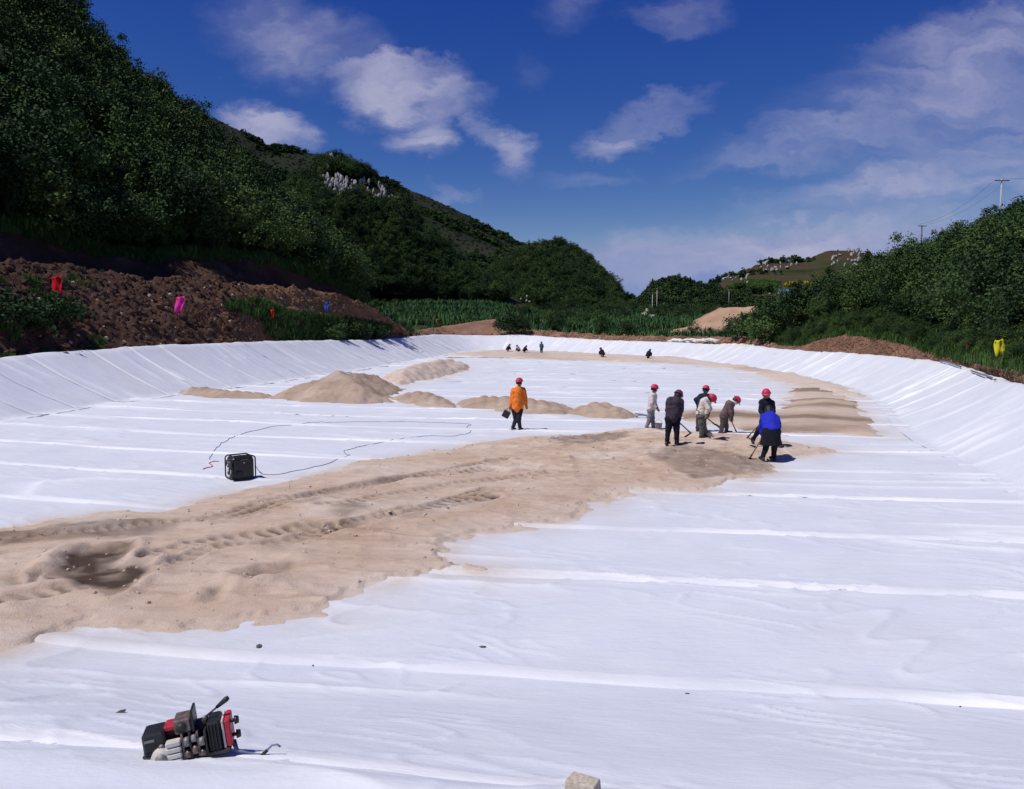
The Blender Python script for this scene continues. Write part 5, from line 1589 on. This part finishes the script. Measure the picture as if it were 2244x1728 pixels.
def build_welder():
    g = at(300 + 790 / 6.067, 1520 + 830 / 6.067, 4.70)
    z = zs(g[0], g[1])
    root = empty('welding_machine', (g[0], g[1], z + .012))
    root.rotation_euler = (math.radians(-3), math.radians(-7), math.radians(15)); root.scale = (1.1, 1.1, 1.1)
    tag(root, 'small greasy seam welding machine with red plates lying on the lining in front', 'machine')
    b = lambda n, c, s, m, bev=.006, par=None: MB().box(c, s, bev=bev).build(n, M[m], par or root)
    b('base_rail', (-.01, .0, .012), (.40, .17, .022), 'iron')
    b('chassis', (-.02, .035, .085), (.40, .09, .15), 'iron', .008)
    ctl = b('control_box', (-.185, .0, .135), (.115, .14, .105), 'black', .012)
    MB().box((-.205, -.072, .15), (.05, .006, .012)).build('label_plate', M['steel'], ctl)
    MB().cyl((-.15, -.07, .11), (-.15, -.085, .11), .013, 12).build('dial', M['steel'], ctl, True)
    MB().cyl((-.235, -.085, .035), (-.235, -.02, .035), .034, 18).build('wheel', M['rubber'], root, True)
    MB().cyl((-.235, .03, .035), (-.235, .085, .035), .034, 18).build('wheel', M['rubber'], root, True)
    b('wheel_bracket', (-.215, -.02, .075), (.05, .09, .05), 'black')
    b('red_cover', (-.105, .01, .182), (.06, .10, .03), 'red', .008)
    mt = MB().cyl((-.155, -.105, .055), (-.155, .02, .055), .052, 22); mt.build('motor', M['cream'], root, True)
    MB().cyl((-.155, -.112, .055), (-.155, -.104, .055), .030, 18).build('motor_cap', M['steel'], root, True)
    for i in range(4): MB().box((-.088, -.085, .024 + .032 * i), (.075, .05, .027), bev=.006).build('gearbox_segment', M['cream'], root)
    tb = b('top_box', (-.035, -.01, .19), (.085, .12, .075), 'grime', .006)
    MB().cyl((-.04, -.072, .185), (-.04, -.084, .185), .026, 16).build('top_wheel', M['iron'], tb, True)
    b('fin', (.018, -.01, .205), (.014, .13, .11), 'black', .003)
    for i, x in enumerate((-.042, -.004, .034, .072)):
        b('gear_plate', (x, -.01, .085), (.012, .165, .15 - .008 * i), ('grime', 'iron', 'grime', 'iron')[i], .003)
    for i, (x, z_) in enumerate(((-.022, .11), (-.022, .045), (.016, .12), (.016, .06), (.052, .095), (.052, .035))):
        MB().cyl((x - .012, -.085, z_), (x + .014, -.085, z_), .026 - .003 * (i % 3), 16).build('roller', M['grime'] if i % 2 else M['steel'], root, True)
        MB().cyl((x, -.10, z_), (x, -.03, z_), .016, 12).build('axle_bolt', M['grime'] if i % 2 else M['iron'], root, True)
    b('heat_wedge_housing', (.118, 0, .095), (.07, .15, .165), 'black', .01)
    for i in range(4): b('cooling_fin', (.092 + .017 * i, -.083, .10), (.006, .014, .14), 'rubber', .002)
    b('clamp_plate', (.164, -.005, .10), (.012, .15, .15), 'cream', .003)
    b('red_end_plate', (.188, -.005, .10), (.030, .15, .145), 'red', .006)
    for z_ in (.15, .072):
        k_ = MB().cyl((.204, -.04, z_), (.226, -.04, z_), .010, 10); k_.tube([(.224, -.04, z_), (.246, -.04, z_)], [.024, .019], 12); k_.build('clamp_knob', M['black'], root, True)
    lv = MB().cyl((.075, -.01, .19), (.145, -.01, .232), .0055, 10).build('handle_lever', M['iron'], root, True)
    MB().tube([(.140, -.01, .229), (.165, -.01, .244), (.195, -.01, .262), (.207, -.01, .269)], [.009, .012, .0155, .011], 12).build('grip', M['black'], lv, True)
    MB().sphere((.072, -.01, .187), .013).build('pivot', M['steel'], lv, True)
    b('lever_bracket', (.072, -.01, .175), (.03, .05, .03), 'iron')
    # power lead with plug, curling up at its end
    base = np.array(root.location)
    inv = root.matrix_basis.to_3x3().inverted()
    def loc(dx, dy, dz):
        w = np.array((g[0] + dx, g[1] + dy, 0)); w[2] = zs(w[0], w[1]) + dz
        return np.array(inv @ Vector(w - base))
    cb = MB().tube([np.array((.20, -.02, .03)), loc(.245, 0, .045), loc(.30, .0, .034), loc(.36, .0, .028), loc(.395, -.005, .026)], [.016, .011, .006, .006, .006], 8).build('power_lead', M['cable'], root, True)
    MB().tube([loc(.395, -.005, .024), loc(.425, .0, .055)], .0095, 10).build('plug', M['rubber'], cb, True)
    MB().tube([loc(.425, .0, .055), loc(.430, .0, .062), loc(.455, .0, .088), loc(.485, .0, .094), loc(.505, .0, .080)], .0055, 8).build('lead_end', M['cable'], cb, True)


bpy.context.view_layer.update()
build_welder()

# broken block at the lower edge
g = stand(1277, 1756)
V = [(-.09, -.06, -.03), (.085, -.065, -.03), (.09, .055, -.03), (-.08, .06, -.03), (-.085, -.055, .055), (.075, -.06, .045), (.085, .05, .040), (-.07, .055, .052)]
bm_ = MB().add(V, [(3, 2, 1, 0), (4, 5, 6, 7), (0, 1, 5, 4), (1, 2, 6, 5), (2, 3, 7, 6), (3, 0, 4, 7)])
o = bm_.build('broken_block', M['block']); o.location = g + (0, 0, .022); o.rotation_euler = (0, 0, -.35)
md = o.modifiers.new('bevel', 'BEVEL'); md.width = .008; md.segments = 2
tag(o, 'broken beige block lying on the lining at the bottom edge', 'block')

# bucket and ring beside the person in pale shirt
g = stand(1443, 941)
root = empty('bucket', g); root.scale = (.8, .8, .8); tag(root, 'grey bucket standing on the sand beside the person in pale shirt', 'bucket')
MB().tube([(0, 0, 0), (0, 0, .02), (0, 0, .30), (0, 0, .315)], [.115, .12, .155, .16], 18, caps=False).build('bucket_body', M['steel'], root, True)
MB().cyl((0, 0, .01), (0, 0, .02), .116, 18).build('bucket_bottom', M['steel'], root)
MB().tube([(.155 * math.cos(t), 0, .30 + .16 * math.sin(t)) for t in np.linspace(0, math.pi, 12)], .006, 6).build('handle', M['iron'], root, True)
g = stand(1407, 915)
ring = MB().tube([(.26 * math.cos(t), .18 * math.sin(t), .05 + .10 * math.sin(t * .5)) for t in np.linspace(0, 2 * math.pi, 24)] , .018, 7); ring.tube([(.22 * math.cos(t), .15 * math.sin(t), .03 + .05 * math.sin(t)) for t in np.linspace(.3, 2 * math.pi + .3, 24)], .016, 7)
o = ring.build('hose_coil', M['cable'], None, True); o.location = g + (0, 0, .0); tag(o, 'small grey coil of hose lying left of the person in pale shirt', 'hose')


# ------------------------------------------------------------------ flags on thin sticks
def flag(px, py, w, h, terr, col, label, lean=0.0, off=0, drop=0):
    p = surf_at(terr, px - off, py + h * .62 + drop)
    k = p[1] / F; c_ = at(px, py, p[1])
    mt = cloth(col)
    root = empty('marker_flag', p); tag(root, label, 'flag', 'coloured marker flags round the pond')
    Hc = h * k; W = w * k; top = c_ - p + np.array((0, 0, Hc * .5))
    MB().tube([(0, 0, -.2), top * .5, top], [.02, .016, .012], 6).build('stick', M['wood'], root, True)
    n, m = 9, 7; P_ = np.zeros((n, m, 3))
    for i in range(n):
        for j in range(m):
            u, v = i / (n - 1), j / (m - 1)
            wd = W * (0.35 + 0.65 * math.sin(math.pi * min(1, u * .55 + .25)))
            P_[i, j] = top - np.array((0, 0, Hc * u)) + np.array((wd * (v - .5 + lean * (u - .5)) , .10 * W * math.sin(v * 9 + u * 3) + .05 * W * math.sin(u * 7), -.03 * math.sin(v * 5)))
    o = grid_obj('cloth', P_, mt, root); md = o.modifiers.new('thick', 'SOLIDIFY'); md.thickness = .006


flag(125, 626, 24, 42, 'soil_bank', (0.50, 0.008, 0.018), 'large red flag at the left end of the brown bank', 0.1)
flag(393, 668, 20, 36, 'soil_bank', (0.75, 0.04, 0.34), 'pink flag in the middle of the brown bank', -0.4)
flag(596, 691, 9, 26, 'soil_bank', (0.50, 0.015, 0.015), 'small red flag at the edge of the bank grass', -0.2)
flag(715, 672, 9, 20, 'soil_bank', (0.03, 0.10, 0.50), 'blue flag near the end of the brown bank', 0.1)
flag(2122, 758, 10, 26, 'cut_soil', (0.58, 0.03, 0.035), 'red flag on the right verge beside the yellow one', 0.4, drop=22)
flag(2190, 762, 22, 36, 'cut_soil', (0.70, 0.62, 0.03), 'yellow flag on the right verge', 0.15, drop=22)
flag(1645, 729, 7, 14, 'far_berm', (0.05, 0.55, 0.06), 'tiny green flag on the far berm', 0.0)
flag(958, 705, 6, 12, 'terraced_fields', (0.50, 0.10, 0.06), 'tiny reddish flag at the edge of the valley field', 0.0)


# ------------------------------------------------------------------ utility poles and wires
def pole(px, top, base, depth, label, mat='concrete', r=.14, arm=1.1, arms=1, extra=0.0, group='utility poles'):
    a, b = at(px, top, depth), at(px, base, depth)
    root = empty('utility_pole', (b[0], b[1], b[2] - extra)); tag(root, label, 'utility pole', group)
    L_ = a[2] - b[2] + extra
    MB().tube([(0, 0, 0), (0, 0, L_)], [r, r * .68], 10).build('shaft', M[mat], root, True)
    for i in range(arms):
        z = L_ - .25 - .7 * i
        ar = MB().box((0, -.13, z), (arm * 2, .10, .12)).build('crossarm', M['iron'], root)
        for x in (-arm * .9, 0 if i == 0 else -arm * .4, arm * .9):
            MB().tube([(x, -.13, z + .06), (x, -.13, z + .14), (x, -.13, z + .26)], [.05, .07, .04], 8).build('insulator', M['cream'], ar, True)
    return np.array((b[0], b[1] - .13, a[2] - .25 + .26)), arm * .9


pole(1429, 641, 706, 280, 'left one of the paired pale poles in the valley gap', extra=1.5)
pole(1439, 632, 694, 292, 'right one of the paired pale poles in the valley gap', extra=1.5)
pole(1597, 634, 664, 330, 'small pole before the wooded hump left of the tan earth', extra=2, r=.12)
e4, w4 = pole(2018, 492, 556, 150, 'shorter dark pole on the right skyline', mat='iron', r=.13, arm=.75, extra=3)
e5, w5 = pole(2190, 392, 500, 132, 'tall pale pole on the right skyline', r=.15, arm=1.15, extra=3)
e6, w6 = pole(2420, 330, 470, 120, 'pale pole on the right hill beyond the picture edge', r=.15, arm=1.15, extra=3)
for i, s in enumerate((-1, 1)):
    for (p, q, wa, wb) in ((e4, e5, w4, w5), (e5, e6, w5, w6)):
        A_, B_ = p + (s * wa, 0, 0), q + (s * wb, 0, 0)
        pts = [A_ * (1 - t) + B_ * t - np.array((0, 0, 1.2 * 4 * t * (1 - t))) for t in np.linspace(0, 1, 16)]
        o = MB().tube([p_ - pts[0] for p_ in pts], .014, 5).build('overhead_wire', M['iron'], None, True); o.location = pts[0]
        nm = ('left', 'right')[i]
        tag(o, '%s wire strung %s' % (nm, 'between the two skyline poles' if p is e4 else 'from the tall pale pole out to the right edge'), 'wire', 'overhead wires on the right skyline')


# ------------------------------------------------------------------ rocks
def rock_mesh(name, seed, sx, sy, sz):
    r = np.random.default_rng(seed)
    t = (1 + 5 ** .5) / 2
    V = np.array([(-1, t, 0), (1, t, 0), (-1, -t, 0), (1, -t, 0), (0, -1, t), (0, 1, t), (0, -1, -t), (0, 1, -t), (t, 0, -1), (t, 0, 1), (-t, 0, -1), (-t, 0, 1)], float)
    V /= np.linalg.norm(V[0]); V *= r.uniform(.7, 1.2, 12)[:, None]; V *= (sx, sy, sz)
    F_ = [(0, 11, 5), (0, 5, 1), (0, 1, 7), (0, 7, 10), (0, 10, 11), (1, 5, 9), (5, 11, 4), (11, 10, 2), (10, 7, 6), (7, 1, 8), (3, 9, 4), (3, 4, 2), (3, 2, 6), (3, 6, 8), (3, 8, 9), (4, 9, 5), (2, 4, 11), (6, 2, 10), (8, 6, 7), (9, 8, 1)]
    return make_mesh(name, V, F_, M['rock'], smooth=False)


ROCKS = [rock_mesh('rock_%d' % i, 900 + i, *s) for i, s in enumerate(((.5, .45, .5), (.38, .4, .75), (.6, .5, .4), (.3, .35, .8)))]


def rock(p, size, i, parent=None, name='rock'):
    o = bpy.data.objects.new(name, ROCKS[i % len(ROCKS)]); COL.objects.link(o)
    o.location = p; s = size; o.scale = (s, s, s * random.uniform(.8, 1.3)); o.rotation_euler = (random.uniform(-.2, .2), random.uniform(-.35, .35), random.uniform(0, 6.28))
    return o


# cliff on the knoll: a standing wall of limestone spurs
cl = empty('limestone_cliff', surf_at('cliff_knoll', 790, 450)); tag(cl, 'pale limestone cliff among the trees of the knoll', 'cliff')
bpy.context.view_layer.update()
rc = random.Random(5)
k_ = 0
for i in range(420):
    x, y = rc.uniform(698, 892), rc.uniform(384, 456)
    if poly_sdf(CLIFF, np.array([x]), np.array([y]))[0] < 1: continue
    if noise2(x * .05, y * .03, 12) < -.12 and rc.random() < .8: continue
    k_ += 1
    if k_ > 170: break
    p = surf_at('cliff_knoll', x, y, 6) + (0, -1.0, .6)
    o = rock(p, rc.uniform(.6, 1.35), rc.choice((1, 3, 1, 0)), name='rock_spur'); o.scale.z *= rc.uniform(1.0, 1.8)
    child_of(o, cl)
for (x, y, s) in ((727, 350, 2.2), (733, 362, 1.6), (748, 356, 1.0), (722, 372, 1.2), (760, 366, .9)):
    o = rock(surf_at('cliff_knoll', x, y, 8) + (0, -.8, 1.6), s, 1, name='rock_spur'); child_of(o, cl)

rk = random.Random(9)
ORD = 'first second third fourth fifth sixth seventh eighth ninth tenth eleventh twelfth thirteenth'.split()
GR = 'pale rocks scattered on the far terraced hill'
CLUST = [((1818, 1900, 543, 596), 34, 'terraced_hill', 1.6, 3.6, 'pale rock on the rocky top of the far terraced hill', GR), ((1655, 1750, 562, 588), 22, 'terraced_hill', 1.6, 3.4, 'pale rock along the ridge left of the far rocky top', GR),
         ((1568, 1645, 585, 606), 12, 'terraced_hill', 1.3, 2.6, 'pale rock on the left shoulder of the far terraced hill', GR), ((1575, 1635, 603, 618), 8, 'terraced_hill', 1.4, 2.6, 'pale rock just above the bright green field on the far hill', GR),
         ((1600, 1640, 635, 650), 4, 'terraced_hill', 1.0, 2.0, 'pale rock below the bright green field on the far hill', GR), ((1682, 1718, 636, 648), 5, 'terraced_hill', 1.4, 2.6, 'white rock below the blue roofed shed', GR),
         ((985, 1060, 620, 650), 16, 'terraced_fields', .8, 2.0, 'pale rock in the outcrop left of the centre hill', 'pale rocks beside the centre hill'), ((1100, 1160, 648, 668), 6, 'terraced_fields', .6, 1.2, 'small pale stone at the foot of the centre hill', 'pale rocks beside the centre hill'),
         ((1405, 1450, 682, 694), 6, 'terraced_fields', .7, 1.3, 'pale stone at the foot of the paired poles', 'pale stones below the paired poles')]
for (x0, x1, y0, y1), n, terr, s0, s1, lb, gr in CLUST:
    made = []
    for i in range(n):
        x, y = rk.uniform(x0, x1), rk.uniform(y0, y1)
        if terr == 'terraced_fields' and y < 662:
            p = at(x, y, 215)
            p2 = surf_at('terraced_fields', x, 668); p = np.array((p[0], 215, p[2]))
        else:
            p = surf_at(terr, x, y, 8) + (0, -.5, .6)
        made.append((p[0], rock(p, rk.uniform(s0, s1), i)))
    made.sort(key=lambda q: q[0])
    for i, (_, o) in enumerate(made): tag(o, lb if n > 12 else lb.replace('pale', ORD[i] + ' pale', 1).replace('white', ORD[i] + ' white', 1) + ', from left', 'rock', gr)

# outcrop slope carrying the rocks left of the centre hill
p = np.linspace(930, 1150, 50)
oc = loft([pxline(p, 672, 200), pxline(p, tab(p, [(930, 668), (985, 650), (1040, 612), (1060, 616), (1100, 640), (1150, 665)]), 222), pxline(p, 672, 250, 0)], [10, 6], 1.0, .15, 860)
hill('outcrop_slope', oc, M['terrace'])

# ------------------------------------------------------------------ tan earth and dirt track in the valley
p = np.linspace(1470, 1712, 90)
T0 = pxline(p, tab(p, [(1470, 728), (1600, 729), (1712, 733)]), 112)
T1 = pxline(p, tab(p, [(1470, 726), (1500, 716), (1540, 698), (1575, 682), (1600, 672), (1650, 671), (1690, 674), (1712, 690)]), 128)
hill('earth_mound', loft([T0, T1, T1 + [0, 8, -.4], T1 + [0, 22, -6]], [18, 4, 4], .5, .25, 870), M['soil_tan'])
p = np.linspace(852, 1098, 90)
Rq, Oq = rim_at(p)
T0 = Rq + np.column_stack([Oq, 0 * p]) * 1.2 + [0, 0, -.1]
T1 = pxline(p, tab(p, [(852, 738), (894, 726), (990, 713), (1060, 702), (1084, 700), (1098, 712)]), np.maximum(Rq[:, 1] + 7, 104))
hill('dirt_track', loft([T0, T1, T1 + [0, 5, .1], T1 + [0, 8, -1]], [12, 4, 3], .3, .3, 875), M['soil_red'])

# ------------------------------------------------------------------ white sacks along the far rim
rs = random.Random(3)
sack = MB(); sack.sphere((0, 0, .14), (.42, .26, .15), 14, 9)
sack_me = make_mesh('sack', np.array(sack.V) + 0.03 * np.stack([fbm(np.array(sack.V)[:, 0] * 4, np.array(sack.V)[:, 1] * 4 + 3 * k, 880 + k, 2) for k in range(3)], 1), sack.F, M['bag'])
tie_me = make_mesh('sack_tie', *(lambda m: (np.array(m.V), m.F))(MB().tube([(.36, 0, .14), (.44, 0, .15), (.52, 0, .17)], [.09, .04, .075], 8)), M['bag'])
spots = [(1474 + i * 5.2 + rs.uniform(-1.5, 1.5), 749 - 3.2 * abs(math.sin(i * .9)) - rs.uniform(0, 3.5)) for i in range(20)] + [(1582 + i * 5.5, 757 + rs.uniform(-2.5, 1.5)) for i in range(13)]
for i, (x, y) in enumerate(spots):
    R_, O_ = rim_at(np.array([x])); q = at(x, y, R_[0, 1] + 1.2)
    root = empty('sandbag', q - (0, 0, .15), rs.uniform(0, 3.14)); s = rs.uniform(.8, 1.25); root.scale = (s, s, s)
    for me_, nm in ((sack_me, 'sack'), (tie_me, 'tied_neck')):
        o = link_mesh(nm, me_, root)
    tag(root, 'white sandbag in the heap on the far rim' if i < 20 else ORD[i - 20] + ' white sandbag from the left in the low row right of the heap', 'sandbag', 'sandbags on the far rim heap' if i < 20 else 'sandbags in the low row on the far rim')

# ------------------------------------------------------------------ shed, fields on the far hill
g = surf_at('terraced_hill', 1712, 634)
root = empty('shed', g + (0, -2, -.3)); tag(root, 'small shed with blue roof on the far terraced hill', 'shed')
MB().box((0, 0, 1.2), (5.2, 4.0, 2.6)).build('wall', M['concrete'], root)
blue = simple('blue_sheet_roof', (0.10, 0.19, 0.48), .5, 0, .15, 2)
MB().add([(-3, -2.4, 2.4), (3, -2.4, 2.4), (3, 0, 3.9), (-3, 0, 3.9), (-3, 2.4, 2.4), (3, 2.4, 2.4), (-3, -2.4, 2.52), (3, -2.4, 2.52), (3, 0, 4.05), (-3, 0, 4.05), (-3, 2.4, 2.52), (3, 2.4, 2.52)],
         [(0, 1, 2, 3), (3, 2, 5, 4), (6, 9, 8, 7), (9, 10, 11, 8), (0, 6, 7, 1), (4, 5, 11, 10), (0, 3, 9, 6), (3, 4, 10, 9), (1, 7, 8, 2), (2, 8, 11, 5)]).build('roof', blue, root)
MB().box((.6, -2.03, .95), (1.0, .08, 1.9)).build('door', M['wood'], root)
MB().box((-1.4, -2.03, 1.4), (.9, .08, .8)).build('window', M['iron'], root)
M['rape'] = mat_leaf('yellow_blossom', (0.32, 0.30, 0.02), (0.42, 0.38, 0.025), (0.52, 0.46, 0.04))
M['bright_crop'] = mat_leaf('bright_crop', (0.05, 0.10, 0.02), (0.075, 0.14, 0.028), (0.11, 0.17, 0.04))
PROTO['rape'] = proto_collection('proto_rape', [crown_mesh('rape_%d' % i, 95 + i, M['rape'], rx=1.2, rz=.5, zc=.5, clumps=12, per=12, size=.25) for i in range(2)])
PROTO['bright'] = proto_collection('proto_bright', [crown_mesh('brightcrop_%d' % i, 98 + i, M['bright_crop'], rx=1.2, rz=.4, zc=.4, clumps=12, per=12, size=.25) for i in range(2)])
P = TERR['terraced_hill']
pg = np.array([(1724, 621), (1765, 620), (1812, 627), (1812, 633), (1760, 629), (1724, 627)], float)
scatter('yellow_field', on_surface(P, 60000, 21, rows=(0, 82), keep=lambda X, Y, p: px_in(pg, X, Y, .5)), 'rape', .7, 1.2, 'narrow yellow blossom strip beside the blue roofed shed', 'field', 21)
pg2 = np.array([(1598, 628), (1640, 614), (1706, 618), (1706, 636), (1650, 640), (1600, 640)], float)
scatter('bright_green_field', on_surface(P, 40000, 22, rows=(0, 82), keep=lambda X, Y, p: px_in(pg2, X, Y, .5)), 'bright', .7, 1.2, 'bright green field on the far hill left of the shed', 'field', 22)

# ------------------------------------------------------------------ single trees and bushes that stand out
CROWN = [crown_mesh('crown_%d' % i, 300 + i, M['leaf_dark'] if i != 2 else M['leaf_mid'], rx=1.25, rz=1.35, zc=2.0, clumps=46, per=48, size=.105) for i in range(4)]
BUSH = [crown_mesh('bush_%d' % i, 320 + i, M['leaf_dark'], rx=1.1, rz=.85, zc=.85, clumps=40, per=44, size=.09) for i in range(3)]
TRUNK = [trunk_mesh('trunk_%d' % i, 340 + i) for i in range(3)]
STEM = [trunk_mesh('stem_%d' % i, 350 + i, .7, .05, 5, .5) for i in range(2)]


def tree(name, p, h, i, label, cat, group=None, bush=False):
    s = h / (1.75 if bush else 3.45)
    root = empty(name, p, random.uniform(0, 6.28)); root.scale = (s * random.uniform(.9, 1.15), s * random.uniform(.9, 1.15), s)
    tag(root, label, cat, group)
    link_mesh('crown', (BUSH if bush else CROWN)[i % (3 if bush else 4)], root)
    link_mesh('trunk' if not bush else 'stem', (STEM if bush else TRUNK)[i % 2], root)


def tree_px(name, terr, px_, base, top, i, label, cat, group=None, bush=False, sink=.15):
    p = surf_at(terr, px_, base); h = (base - top) * p[1] / F + .2
    tree(name, p - (0, 0, sink), h, i, label, cat, group, bush)


tree_px('tree', 'right_hill', 1705, 745, 655, 0, 'leftmost dark tree of the clump at the end of the right rim', 'tree', 'dark trees at the end of the right rim')
tree_px('tree', 'right_hill', 1742, 752, 640, 1, 'tallest dark tree of the clump at the end of the right rim', 'tree', 'dark trees at the end of the right rim')
tree_px('tree', 'right_hill', 1785, 742, 650, 3, 'rightmost dark tree of the clump, directly left of the bare cut soil', 'tree', 'dark trees at the end of the right rim')
tree_px('shrub', 'soil_bank', 22, 725, 640, 0, 'dark shrub at the left picture edge low on the soil bank', 'shrub', bush=True)
tree_px('shrub', 'soil_bank', 128, 722, 655, 1, 'dark rounded shrub on the soil bank below the large red flag', 'shrub', bush=True)
tree_px('shrub', 'soil_bank', 70, 722, 690, 2, 'low shrub between the two dark shrubs on the soil bank', 'shrub', bush=True)
for i, (x, b_, t_, lb) in enumerate(((735, 742, 706, 'leftmost dark bush at the foot of the bank grass'), (785, 742, 700, 'middle dark bush at the foot of the bank grass'), (828, 740, 708, 'dark bush at the right end of the bank grass'))):
    tree_px('bush', 'soil_bank', x, b_, t_, i, lb, 'bush', 'bushes along the bank grass', True)
tree_px('bush', 'far_berm', 1118, 722, 680, 0, 'dark bush at the end of the reddish dirt track', 'bush', bush=True)
tree_px('bush', 'far_berm', 1142, 724, 694, 1, 'lower bush right of the one at the end of the dirt track', 'bush', bush=True)
for i, (x, b_, t_, lb) in enumerate(((1612, 735, 694, 'left bush in front of the tan earth'), (1642, 736, 682, 'taller middle bush in front of the tan earth'), (1672, 740, 690, 'right bush in front of the tan earth'))):
    tree_px('bush', 'far_berm', x, b_, t_, i, lb, 'bush', 'bushes before the tan earth', True)
for i, (x, b_, t_, lb) in enumerate(((1972, 580, 545, 'spiky young tree on the right skyline left of the dark pole'), (2090, 535, 492, 'young tree on the right skyline between the two poles'), (2165, 515, 478, 'small tree directly left of the tall pale pole'), (2235, 490, 440, 'tree on the right skyline at the picture edge'))):
    tree_px('tree', 'right_hill', x, b_, t_, i, lb, 'tree', 'trees on the right skyline')
for i, (x, b_, t_, lb) in enumerate(((262, 235, 170, 'tree breaking the left skyline at the bend of the ridge'), (345, 262, 200, 'last tall tree on the left skyline before the grassy mountain'), (148, 90, 25, 'tree on the steep upper part of the left skyline'))):
    tree_px('tree', 'left_hill', x, b_, t_, i, lb, 'tree', 'trees on the left skyline')

# ------------------------------------------------------------------ dark hoses and stones on the right bank
z5 = lambda x, y: (1700 + x / 3.06, 350 + y / 3.06)


def bank_point(px_, py_):
    R_, O_ = rim_at(np.array([px_])); R_, O_ = R_[0], O_[0]
    best = None
    for t_ in np.linspace(-.3, 1.1, 60):
        q = R_ - np.array((O_[0], O_[1], 0)) * 3.0 * t_; q[2] = R_[2] * (1 - max(t_, 0)) + .06
        X_, Y_ = proj(q); d = abs(Y_ - py_) + abs(X_ - px_)
        if best is None or d < best[0]: best = (d, q)
    return best[1]


for pts, lb in (([(1105, 1385), (1150, 1392), (1200, 1388), (1245, 1392)], 'uppermost dark rod lying on the right bank'), ([(1125, 1445), (1165, 1462), (1200, 1445), (1245, 1434)], 'bent dark rod in the middle of the right bank'), ([(1315, 1470), (1370, 1482), (1410, 1485), (1455, 1490)], 'dark rod nearest to the picture edge on the right bank')):
    Q = [bank_point(*z5(*p_)) + (0, 0, .05) for p_ in pts]
    Q = smooth_poly(np.array(Q), 2)
    o = MB().tube([q - Q[0] for q in Q], .035, 7).build('dark_rod', M['cable'], None, True); o.location = Q[0]; tag(o, lb, 'rod', 'dark rods on the right bank')
stone_mesh = [rock_mesh('stone_%d' % i, 950 + i, .5, .45, .35) for i in range(2)]
for me_ in stone_mesh: me_.materials[0] = M['stone']
for i, (x, y, s, lb) in enumerate(((2005, 838, .16, 'dark stone on the right bank below the cut soil'), (1801, 814, .22, 'dark stone high on the far part of the right bank'), (1933, 873, .2, 'dark stone at the toe of the right bank'), (2182, 860, .12, 'dark stone on the near part of the right bank'))):
    p = bank_point(x, y) if y < 870 else stand(x, y)
    o = bpy.data.objects.new('stone', stone_mesh[i % 2]); COL.objects.link(o); o.location = p + (0, 0, .02); o.scale = (s, s, s); tag(o, lb, 'stone')
for i, (x, y, s, lb) in enumerate(((1058, 1418, .05, 'small brown clod on the lining right of the sand tongue'), (2104, 1549, .03, 'small dark pebble on the lining at the far right'), (686, 1459, .03, 'small dark pebble above the welding machine'), (1506, 1520, .03, 'thin dark chip on the lining in the foreground'), (265, 1565, .05, 'brown clod left of the welding machine'), (568, 1417, .07, 'brown sand clod just below the sand edge'))):
    p = stand(x, y); o = bpy.data.objects.new('clod', stone_mesh[i % 2]); COL.objects.link(o); o.location = p + (0, 0, s * .12); o.scale = (s * 1.6, s, s * .7); o.rotation_euler.z = i; tag(o, lb, 'clod')

# ------------------------------------------------------------------ clods and stones on the bare soil
def clod_proto(key, mat, seed):
    ms = []
    for i in range(3):
        me_ = rock_mesh('%s_%d' % (key, i), seed + i, .5, .45, .38); me_.materials[0] = mat; ms.append(me_)
    PROTO[key] = proto_collection('proto_' + key, ms)


clod_proto('clod', M['bank_soil'], 1000); clod_proto('stonebit', simple('soil_stone', (0.34, 0.27, 0.215), .95, 0, .4, 3), 1010); clod_proto('redclod', M['soil_red'], 1020); clod_proto('sandclod', simple('sand_lump', (0.50, 0.40, 0.33), .95, 0, .3, 6), 1030)
P = TERR['soil_bank']
scatter('soil_clods', on_surface(P, 6000, 31, rows=(3, 34), keep=lambda X, Y, p: X < 540 + 60 * noise2(X * .02, Y * .05, 3)), 'clod', .06, .65, 'loose clods of brown soil all over the left bank', 'soil clods', 31, tilt=.8, power=4.0)
scatter('bank_stones', on_surface(P, 500, 32, rows=(3, 34)), 'stonebit', .05, .35, 'small pale stones strewn over the left brown bank', 'stones', 32, tilt=.8, power=3.0)
clod_proto('orangeclod', mat_soil('orange_soil', (0.17, 0.09, 0.05), (0.26, 0.145, 0.08), (0.34, 0.20, 0.115), .6, .3), 1040)
scatter('orange_clods', on_surface(P, 5000, 36, rows=(3, 34), keep=lambda X, Y, p: X > 500 + 60 * noise2(X * .02, Y * .05, 3)), 'orangeclod', .06, .5, 'orange brown clods on the far end of the left bank', 'soil clods', 36, tilt=.8, power=4.0)
P = TERR['cut_soil']
scatter('cut_clods', on_surface(P, 3000, 33, rows=(1, 16), keep=lambda X, Y, p: X < 2400), 'redclod', .08, .35, 'loose reddish clods on the right cut face', 'soil clods', 33, tilt=.8)
P = TERR['far_berm']
scatter('berm_clods', on_surface(P, 1500, 34), 'redclod', .2, .6, 'reddish clods along the far berm', 'soil clods', 34, tilt=.8)
poly, xs_, ys_, zz_, tt_ = SAND_T[0]
rs_ = np.random.default_rng(35)
ii, jj = np.nonzero(tt_ > .03)
sel = rs_.choice(len(ii), 1200, replace=False)
scatter('sand_lumps', np.column_stack([xs_[jj[sel]], ys_[ii[sel]], zz_[ii[sel], jj[sel]]]), 'sandclod', .015, .09, 'small lumps scattered on the tracked sand', 'sand lumps', 35, tilt=.8, power=4.0)
